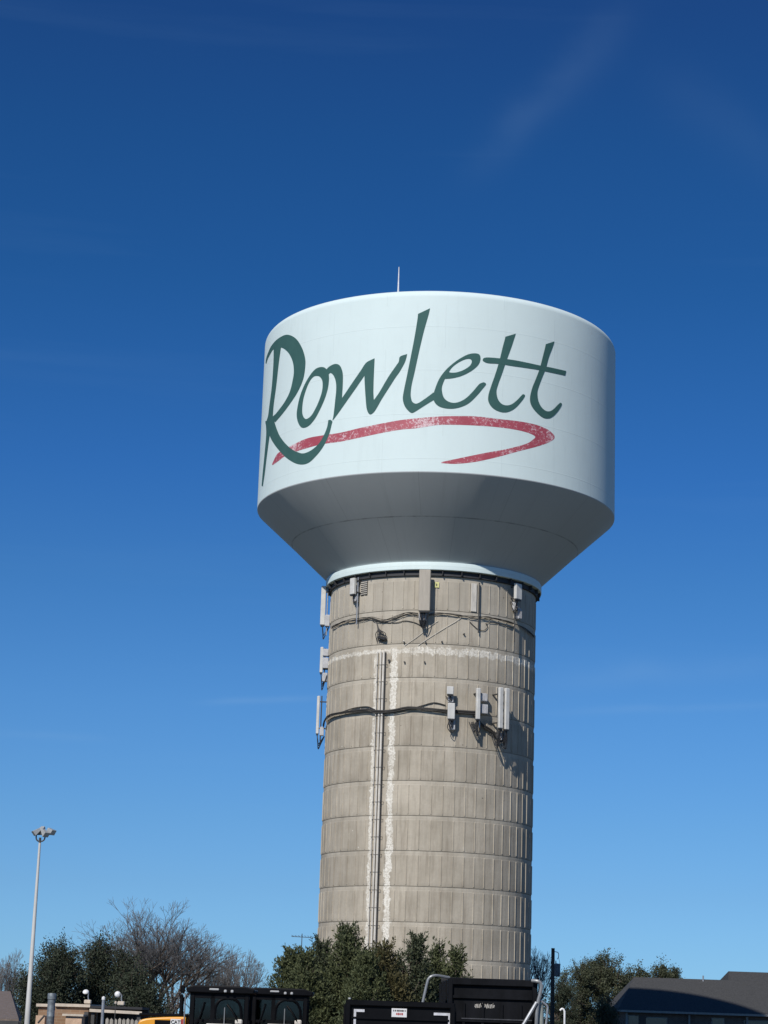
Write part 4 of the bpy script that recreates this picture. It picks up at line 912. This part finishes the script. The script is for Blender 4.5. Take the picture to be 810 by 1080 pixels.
# ------------------------------------------------------------------ machinery in the yard
m_blk = mat('black_machine_paint', (.0035, .0037, .005), .5, var=.3, scale=3, spec=.12)
m_blk2 = mat('dusty_black_paint', (.007, .0075, .0095), .6, var=.5, scale=2, spec=.12, stretch=(1, 1, .5))
m_yel = mat('machine_yellow_paint', (.78, .34, .02), .42, var=.06, scale=2)
m_tyre = mat('tyre_rubber', (.02, .02, .02), .85, bump=.4)
m_silver = mat('bright_metal', (.27, .28, .285), .45, metal=.3, scale=4)
m_seat = mat('seat_vinyl', (.035, .038, .04), .6)
m_lamp = mat('work_lamp_glass', (.45, .45, .44), .15, var=.02)
m_wht = mat('white_plate', (.74, .73, .72), .5, var=.03)
m_ink = mat('black_ink', (.02, .02, .02), .6); m_redink = mat('red_ink', (.45, .05, .05), .6)
gm_ = bpy.data.materials.new('tinted_cab_glass'); gm_.use_nodes = True; t = NT(gm_); t.n.clear()
o_ = t.n.new('ShaderNodeOutputMaterial'); mx = t.n.new('ShaderNodeMixShader'); tr = t.n.new('ShaderNodeBsdfTransparent'); gl = t.n.new('ShaderNodeBsdfGlossy'); fr = t.n.new('ShaderNodeFresnel')
tr.inputs[0].default_value = (.30, .34, .33, 1); gl.inputs['Roughness'].default_value = .05; fr.inputs['IOR'].default_value = 1.5
t.l.new(fr.outputs[0], mx.inputs[0]); t.l.new(tr.outputs[0], mx.inputs[1]); t.l.new(gl.outputs[0], mx.inputs[2]); t.l.new(mx.outputs[0], o_.inputs[0])

def text_mesh(name, body, size, mt, parent, loc, depth=.004):
    cu = bpy.data.curves.new(name, 'FONT'); cu.body = body; cu.size = size; cu.align_x = 'CENTER'; cu.align_y = 'CENTER'; cu.extrude = depth; cu.offset = size*.02
    tmp = bpy.data.objects.new(name, cu); C.objects.link(tmp)
    me = bpy.data.meshes.new_from_object(tmp.evaluated_get(bpy.context.evaluated_depsgraph_get()))
    bpy.data.objects.remove(tmp); me.materials.clear(); me.materials.append(mt)
    me.transform(Matrix.Translation(loc) @ Matrix.Rotation(R(90), 4, 'X'))
    o = bpy.data.objects.new(name, me); C.objects.link(o); o.parent = parent; return o

def wheel(parent, x, y, r, w, sy):
    b = MB(); n = 28; prof = [(r*.52, -w/2), (r*.86, -w/2), (r, -w*.36), (r, w*.36), (r*.86, w/2), (r*.52, w/2)]
    vs = [(x+pr*math.cos(6.2832*k/n), y+pz, r+pr*math.sin(6.2832*k/n)) for pr, pz in prof for k in range(n)]
    b.add(vs, [(i*n+k, i*n+(k+1) % n, ((i+1) % 6)*n+(k+1) % n, ((i+1) % 6)*n+k) for i in range(6) for k in range(n)])
    for k in range(22):
        a = 6.2832*k/22; b.box((x+math.cos(a)*(r+.008), y+(w*.2 if k % 2 else -w*.2), r+math.sin(a)*(r+.008)), (.03, w*.5, .05), ry=-a+math.pi/2*0)
    ty = b.build('tyre', m_tyre, parent, local=True)
    b = MB(); prof = [(.02, -w*.3*0+sy*w*.30), (r*.2, sy*w*.32), (r*.3, sy*w*.18), (r*.52, sy*w*.22), (r*.53, sy*w*.46)]
    vs = [(x+pr*math.cos(6.2832*k/n), y+pz, r+pr*math.sin(6.2832*k/n)) for pr, pz in prof for k in range(n)]
    b.add(vs, [(i*n+k, i*n+(k+1) % n, (i+1)*n+(k+1) % n, (i+1)*n+k) for i in range(4) for k in range(n)])
    b.build('rim', m_yel, ty, local=True)

def loader(label, loc):
    """compact wheel loader seen from its side, engine hood to the left; x along the machine, z up"""
    o = thing('wheel_loader', label, 'wheel loader', loc, group='black cabbed loaders in the yard')
    zt = 2.27; HZ = 1.70
    # engine hood, rounded to the rear
    prof = smooth([(-.90, 0, .75), (-.92, 0, 1.2), (-.88, 0, 1.52), (-.80, 0, HZ-.05), (-.45, 0, HZ), (-.02, 0, HZ+.02)], 4)
    pts = [(p.x, -.45, p.z) for p in prof]+[(-.02, -.45, .75)]
    MB().poly(pts, (0, .9, 0)).build('hood', m_yel, o, local=True, bevel=.03)
    b = MB(); b.box((-.42, -.462, 1.54), (.30, .02, .22)); b.build('hood_grille', m_blk, o, local=True)
    b = MB(); b.box((-.44, .0, HZ+.035), (.84, .86, .05), bev=.015); b.build('hood_top_strip', m_blk, o, local=True)
    d_ = MB().box((-.20, -.472, 1.60), (.18, .012, .15)).build('decal_plate', m_wht, o, local=True)
    text_mesh('decal_lettering', 'CAT', .085, m_ink, d_, (-.20, -.482, 1.62))
    MB().box((-.075, -.472, 1.60), (.05, .012, .15)).build('warning_decal', m_redink, o, local=True)
    MB().tube([(-.16, .1, HZ+.03), (-.16, .1, HZ+.34), (-.18, .1, HZ+.40)], [.038, .038, .034], 12).build('exhaust_stack', m_blk, o, local=True)
    # cab
    x0, x1, y0, y1, zb = .04, 1.10, -.52, .52, 1.15
    b = MB(); b.box(((x0+x1)/2, 0, zb-.2), (x1-x0, y1-y0, .42), bev=.03); b.build('cab_base', m_yel, o, local=True)
    b = MB()
    for x in (x0+.04, x1-.06):
        for y in (y0+.04, y1-.04): MB().box((x, y, (zb+zt-.12)/2), (.09, .08, zt-.12-zb), bev=.015).build('cab_post', m_blk, o, local=True)
    for y in (y0+.04, y1-.04):
        b = MB(); b.box(((x0+x1)/2, y, 1.66), (x1-x0, .05, .05)); b.box(((x0+x1)/2, y, 2.10), (x1-x0-.02, .06, .10)); b.box((x0+.40, y, 1.65), (.07, .06, .95))
        # curved quarter bars that give the side glass its arched outline
        b.tube(smooth([(x0+.44, y, 1.70), (x0+.46, y, 1.92), (x0+.54, y, 2.03), (x0+.68, y, 2.06), (x0+.82, y, 2.02), (x0+.90, y, 1.9), (x0+.92, y, 1.70)]), .03, 6); b.build('side_frame', m_blk, o, local=True)
    for y in (y0+.035, y1-.035): MB().box(((x0+x1)/2, y, 1.66), (x1-x0-.1, .006, .95)).build('side_glass', gm_, o, local=True)
    b = MB(); b.box((x0+.045, 0, 1.66), (.006, .9, .95)); b.build('rear_glass', gm_, o, local=True)
    b = MB(); b.box((x1-.065, 0, 1.66), (.006, .9, .95)); b.build('windscreen', gm_, o, local=True)
    rf = MB(); rf.poly([(x0-.06, y0-.06, zt-.13), (x0-.08, y0-.06, zt-.04), (x0+.05, y0-.06, zt), (x1-.10, y0-.06, zt), (x1+.08, y0-.06, zt-.05), (x1+.06, y0-.06, zt-.13)], (0, y1-y0+.12, 0))
    rf = rf.build('roof', m_blk, o, local=True, bevel=.02)
    MB().box((x0+.42, y0-.075, zt-.065), (.17, .03, .035), bev=.01).build('marker_light', m_lamp, rf, local=True)
    for x in (x0+.62, x0+.74): 
        MB().box((x, y0-.08, zt-.09), (.05, .05, .05), bev=.012).build('work_light', m_lamp, rf, local=True)
    MB().box((x0-.13, y0-.10, zt-.08), (.08, .05, .13), bev=.02).build('mirror', m_blk, o, local=True)
    MB().tube([(x0-.08, y0-.08, zt-.14), (x0-.08, y0-.08, 1.30)], .013, 6).build('grab_rail', m_silver, o, local=True)
    # hoses, wiper and brackets on the near side of the cab
    for (xa, za, xb_, zb_, sag) in ((.10, 1.45, .62, 1.30, .14), (.70, 1.95, 1.02, 1.42, -.05), (.30, 1.98, .12, 1.50, .06)):
        MB().tube(smooth([(xa, y0-.05, za), ((xa*2+xb_)/3, y0-.09, (za*2+zb_)/3-sag), ((xa+2*xb_)/3, y0-.09, (za+2*zb_)/3-sag), (xb_, y0-.04, zb_)]), .016, 6).build('hose', m_blk, o, local=True)
    MB().tube([(.66, y0-.03, 1.60), (.66, y0-.035, 1.90)], .010, 6).build('wiper', m_silver, o, local=True)
    b = MB(); b.box((.58, y0-.06, 1.60), (.46, .05, .035), bev=.01); b.box((.92, y0-.07, 1.66), (.13, .07, .09), bev=.02); b.build('step_bracket', m_conduit, o, local=True)
    b = MB(); b.box((.62, y0-.07, 1.42), (.30, .08, .12), bev=.03); b.build('lift_cylinder_cover', m_yel, o, local=True)
    # inside
    st = MB(); st.box((.45, .05, 1.30), (.46, .46, .12), bev=.04); st.poly([(x, .28, z) for x, z in ((.24, 1.34), (.22, 1.80), (.27, 1.92), (.33, 1.92), (.36, 1.80), (.36, 1.34))], (0, -.46, 0)); st.build('seat', m_seat, o, local=True)
    b = MB(); b.tube([(.85, .05, 1.05), (.74, .05, 1.48)], .025, 8); b.tube([(.74+.15*math.cos(a)*.6, .05+.17*math.sin(a), 1.50+.15*math.cos(a)*.4) for a in [6.2832*k/16 for k in range(17)]], .014, 6, caps=False); b.build('steering_wheel', m_blk, o, local=True)
    # chassis, wheels, arms, bucket
    b = MB(); b.box((.25, 0, .62), (2.5, .55, .34), bev=.04); b.box((1.25, 0, .95), (.35, .5, .5), bev=.04); b.build('chassis', m_blk2, o, local=True)
    for x in (-.42, 1.22):
        for y, sy in ((-.55, -1), (.55, 1)):
            wheel(o, x, y, .44, .30, sy)
            MB().tube(smooth([(x-.46, y, .62), (x-.34, y, .90), (x, y, .98), (x+.34, y, .90), (x+.46, y, .62)]), .035, 6).build('mudguard', m_blk, o, local=True)
    for y in (-.28, .28):
        b = MB(); b.poly([(1.15, y-.03, 1.25), (1.30, y-.03, 1.32), (1.85, y-.03, .95), (2.20, y-.03, .42), (2.10, y-.03, .36), (1.70, y-.03, .80)], (0, .06, 0)); b.build('lift_arm', m_yel, o, local=True)
    b = MB(); P = [(2.15, .60), (2.15, .18), (2.30, .10), (2.75, .08), (2.75, .12), (2.34, .15), (2.21, .22), (2.21, .60)]
    b.poly([(x, -.72, z) for x, z in P], (0, 1.44, 0)); b.build('bucket', m_blk2, o, local=True)
    return o
def copy_tree(o, parent=None):
    c = o.copy(); C.objects.link(c); c.parent = parent
    for ch in list(o.children): copy_tree(ch, c)
    return c
LX = at(197.5, 1060, 37.5); gz = ground_z(LX.x, 37.5)
l1 = loader('orange hooded loader with a black cab, left one of the two in the yard', (LX.x, 38.1, 0)); 
LX2 = at(263, 1060, 39.6)
l2 = copy_tree(l1); l2.location = (LX2.x, 40.2, .02); l2['label'] = 'black cabbed loader right beside the orange hooded one, nearer the junipers'

# black trailers
def trailer_base(o, w, l, zdeck, n_ax=2):
    b = MB(); b.box((0, l/2, zdeck-.07), (w-.1, l, .14)); 
    for y in np.arange(.3, l, .6): b.box((0, y, zdeck-.19), (w-.3, .08, .10))
    b.build('chassis', m_blk2, o, local=True)
    for k in range(n_ax):
        for s_ in (-1, 1):
            y = l*.42+k*.85; x = s_*(w/2+.14); n = 28; b = MB(); r = .36; ww = .22
            prof = [(r*.55, -ww/2), (r*.88, -ww/2), (r, -ww*.35), (r, ww*.35), (r*.88, ww/2), (r*.55, ww/2)]
            vs = [(x+pz, y+pr*math.cos(6.2832*q/n), r+pr*math.sin(6.2832*q/n)) for pr, pz in prof for q in range(n)]
            b.add(vs, [(i*n+q, i*n+(q+1) % n, ((i+1) % 6)*n+(q+1) % n, ((i+1) % 6)*n+q) for i in range(6) for q in range(n)]); ty = b.build('tyre', m_tyre, o, local=True)
            b = MB(); prof = [(.02, s_*.02), (r*.3, s_*.03), (r*.55, s_*.09)]
            vs = [(x+pz, y+pr*math.cos(6.2832*q/n), r+pr*math.sin(6.2832*q/n)) for pr, pz in prof for q in range(n)]
            b.add(vs, [(i*n+q, i*n+(q+1) % n, (i+1)*n+(q+1) % n, (i+1)*n+q) for i in range(2) for q in range(n)]); b.build('rim', m_silver, ty, local=True)
    for s_ in (-1, 1):
        MB().box((s_*(w/2+.14), l*.42+.42, .80), (.28, 1.9, .04)).build('mudguard', m_blk2, o, local=True)
    b = MB(); b.tube([(-w*.35, l, zdeck-.08), (0, l+1.3, .55)], .05, 6); b.tube([(w*.35, l, zdeck-.08), (0, l+1.3, .55)], .05, 6); b.build('drawbar', m_blk2, o, local=True)

T1Y = 36.0; q0, q1 = at(365, 1053.5, T1Y), at(480, 1057.5, T1Y); w = q1.x-q0.x; zt = (q0.z+q1.z)/2
t1o = thing('dump_trailer', 'nearer black trailer tailgate with white corner strips and a small sign', 'trailer', ((q0.x+q1.x)/2, T1Y, .03))
trailer_base(t1o, w, 4.2, .75)
h = zt-.03-.75; zc = .75+h/2
b = MB(); b.box((0, -.02, zc-.02), (w-.14, .06, h-.06)); b.build('tailgate', m_blk, t1o, local=True)
b = MB(); b.box((0, -.045, zt-.03-.06), (w, .12, .10), bev=.02); b.box((0, -.06, zt-.03-.30), (w-.2, .05, .03)); b.build('top_rail', m_blk, t1o, local=True)
for s_ in (-1, 1):
    MB().box((s_*(w/2-.04), -.045, zc-.03), (.09, .13, h-.06), bev=.015).build('corner_post', m_blk, t1o, local=True)
    b = MB(); b.box((s_*(w/2-.03), 2.1, zc-.03), (.05, 4.16, h-.1))
    for y in np.arange(.4, 4.1, .62): b.box((s_*(w/2+.015), y, zc-.03), (.05, .09, h-.12))
    b.build('side_wall', m_blk, t1o, local=True)
    MB().tube([(s_*(w/2-.06), -.05, zt-.03), (s_*(w/2-.06), -.05, zt-.005)], .022, 8).build('pin', m_lamp if s_ < 0 else m_blk, t1o, local=True)
MB().box((0, 4.18, zc-.02), (w-.1, .06, h-.08)).build('front_wall', m_blk, t1o, local=True)
# reflective angle strips
m_ref = mat('pale_reflective_strip', (.62, .62, .64), .4, var=.12, scale=20)
cx = (q0.x+q1.x)/2
for xa, xb_, ytop, side in ((373.3, 384.5, 1064.2, -1), (457.5, 475.3, 1068.0, 1)):
    pa, pb_ = at(xa, ytop, T1Y-.05), at(xb_, ytop+(xb_-xa)*.033, T1Y-.05); ww = 2.4*T1Y/FPX
    pts = [(pa.x-cx, 0, pa.z-.03), (pb_.x-cx, 0, pb_.z-.03)]
    zz = (pa.z+pb_.z)/2-.03; xl_, xr_ = pa.x-cx, pb_.x-cx
    if side < 0: P = [(xl_, zz), (xr_, zz), (xr_, zz-ww*1.1), (xl_+ww, zz-ww*1.1), (xl_+ww, zz-.55), (xl_, zz-.55)]
    else: P = [(xl_, zz), (xr_, zz), (xr_, zz-.55), (xr_-ww, zz-.55), (xr_-ww, zz-ww*1.1), (xl_, zz-ww*1.1)]
    MB().poly([(x, -.062, z) for x, z in P], (0, -.006, 0)).build('reflective_strip', m_ref, t1o, local=True)
ps = at(421, 1068.2, T1Y-.05); sw_, sh_ = 15.5*T1Y/FPX, 8.6*T1Y/FPX
sgn = MB().box((ps.x-cx, -.062, ps.z-.03), (sw_, .012, sh_)).build('sign', m_wht, t1o, local=True)
b = MB(); x = ps.x-cx-sw_*.40; rr = random.Random(5)      # the small print: too small to read in the photograph
while x < ps.x-cx+sw_*.40:
    dw = rr.uniform(.008, .02); b.box((x+dw/2, -.0695, ps.z-.03+sh_*.24), (dw, .003, rr.uniform(.018, .03))); x += dw+rr.choice([.004, .005, .012])
b.build('sign_small_print', m_ink, sgn, local=True)
b = MB(); x = ps.x-cx-sw_*.2
while x < ps.x-cx+sw_*.2:
    dw = rr.uniform(.012, .022); b.box((x+dw/2, -.0695, ps.z-.03-sh_*.14), (dw, .003, rr.uniform(.03, .04))); x += dw+.006
b.build('sign_red_print', m_redink, sgn, local=True)

T2Y = 42.0; q0, q1 = at(473, 1031, T2Y), at(566, 1034.3, T2Y); w = q1.x-q0.x; zt = (q0.z+q1.z)/2-.03
t2o = thing('dump_trailer', 'taller black dump trailer behind, with bent silver tarp arms at both sides', 'trailer', ((q0.x+q1.x)/2, T2Y, .03))
trailer_base(t2o, w, 4.4, .80)
h = zt-.80; zc = .80+h/2
def zz2(y): return at(520, y, T2Y-.05).z-.03
b = MB(); b.box((0, 0, zc), (w-.12, .06, h-.04)); b.build('tailgate', m_blk2, t2o, local=True)
b = MB(); b.box((0, -.04, zt-.07), (w, .14, .14), bev=.02); b.box((0, -.05, zz2(1052.5)), (w-.1, .07, .06), bev=.01); b.box((0, -.05, zz2(1077)), (w-.1, .07, .07), bev=.01)
for x in np.linspace(-w*.32, w*.32, 4): b.box((x, -.045, zc-.2), (.05, .05, h-.55))
b.build('tailgate_rib', m_blk2, t2o, local=True)
for yy, x_ in ((1039.2, 0), (1077, .2)):
    MB().box((x_*.5, -.095 if yy > 1050 else -.05, zz2(yy)+.035*(yy > 1050)), (w-.14-x_, .012, .022)).build('worn_edge', mat('scuffed_edge', (.06, .06, .065), .5, var=.3, scale=8), t2o, local=True)
for s_ in (-1, 1):
    MB().box((s_*(w/2-.04), -.045, zc), (.10, .14, h-.03), bev=.015).build('corner_post', m_blk2, t2o, local=True)
    b = MB(); b.box((s_*(w/2-.03), 2.2, zc), (.05, 4.36, h-.05))
    for y in np.arange(.4, 4.3, .62): b.box((s_*(w/2+.015), y, zc), (.05, .09, h-.1))
    b.build('side_wall', m_blk2, t2o, local=True)
MB().box((0, 4.38, zc), (w-.1, .06, h-.05)).build('front_wall', m_blk2, t2o, local=True)
# rolled tarpaulin on the front of the box
MB().tube([(-w/2, 4.2, zt+.02), (w/2, 4.2, zt+.02)], .07, 12).build('rolled_tarp', m_tyre, t2o, local=True)
cx2 = (q0.x+q1.x)/2
def tp(px, py, dy=0.): p = at(px, py, T2Y+dy); return (p.x-cx2, dy, p.z-.03)
MB().tube(smooth([tp(444.5, 1064, -.25), tp(447.5, 1050, -.25), tp(450.5, 1037, -.25), tp(452.3, 1032, -.25), tp(456, 1029.4, -.25), tp(462, 1029, -.2), tp(474, 1031.2, -.05)], 5), .028, 8).build('tarp_arm', m_silver, t2o, local=True, smooth=True)
MB().tube(smooth([tp(561, 1034.3, -.2), tp(566.5, 1034.8, -.25), tp(570, 1036.8, -.25), tp(571, 1041, -.25), tp(569.5, 1049, -.25), tp(567.5, 1057, -.25), tp(566, 1072, -.25), tp(565.5, 1090, -.25)], 5), .036, 8).build('tarp_arm', m_silver, t2o, local=True, smooth=True)
MB().tube([tp(569.5, 1058, -.1), tp(569.5, 1100, -.1)], .075, 14).build('hydraulic_cylinder', mat('dull_grey_cylinder', (.30, .32, .29), .5), t2o, local=True, smooth=True)
MB().tube([tp(566, 1057, -.3), tp(550, 1084, -.3)], .035, 8).build('strut', m_galv, t2o, local=True)
MB().tube(smooth([tp(569, 1054.5, -.2), tp(573, 1057.5, -.2), tp(577, 1061, -.2), tp(577.3, 1066, -.2), tp(575.5, 1084, -.2)]), .022, 8).build('hand_lever', m_galv, t2o, local=True, smooth=True)
b = MB(); rr = random.Random(9); x = tp(501, 1061)[0]; x2 = tp(521, 1061)[0]
while x < x2:
    dw = rr.uniform(.012, .03); b.box((x, -.035, zz2(1061)+rr.uniform(-.01, .01)), (dw*.4, .004, rr.uniform(.05, .1)), ry=.2); x += dw
b.build('worn_lettering', m_conduit, t2o, local=True)
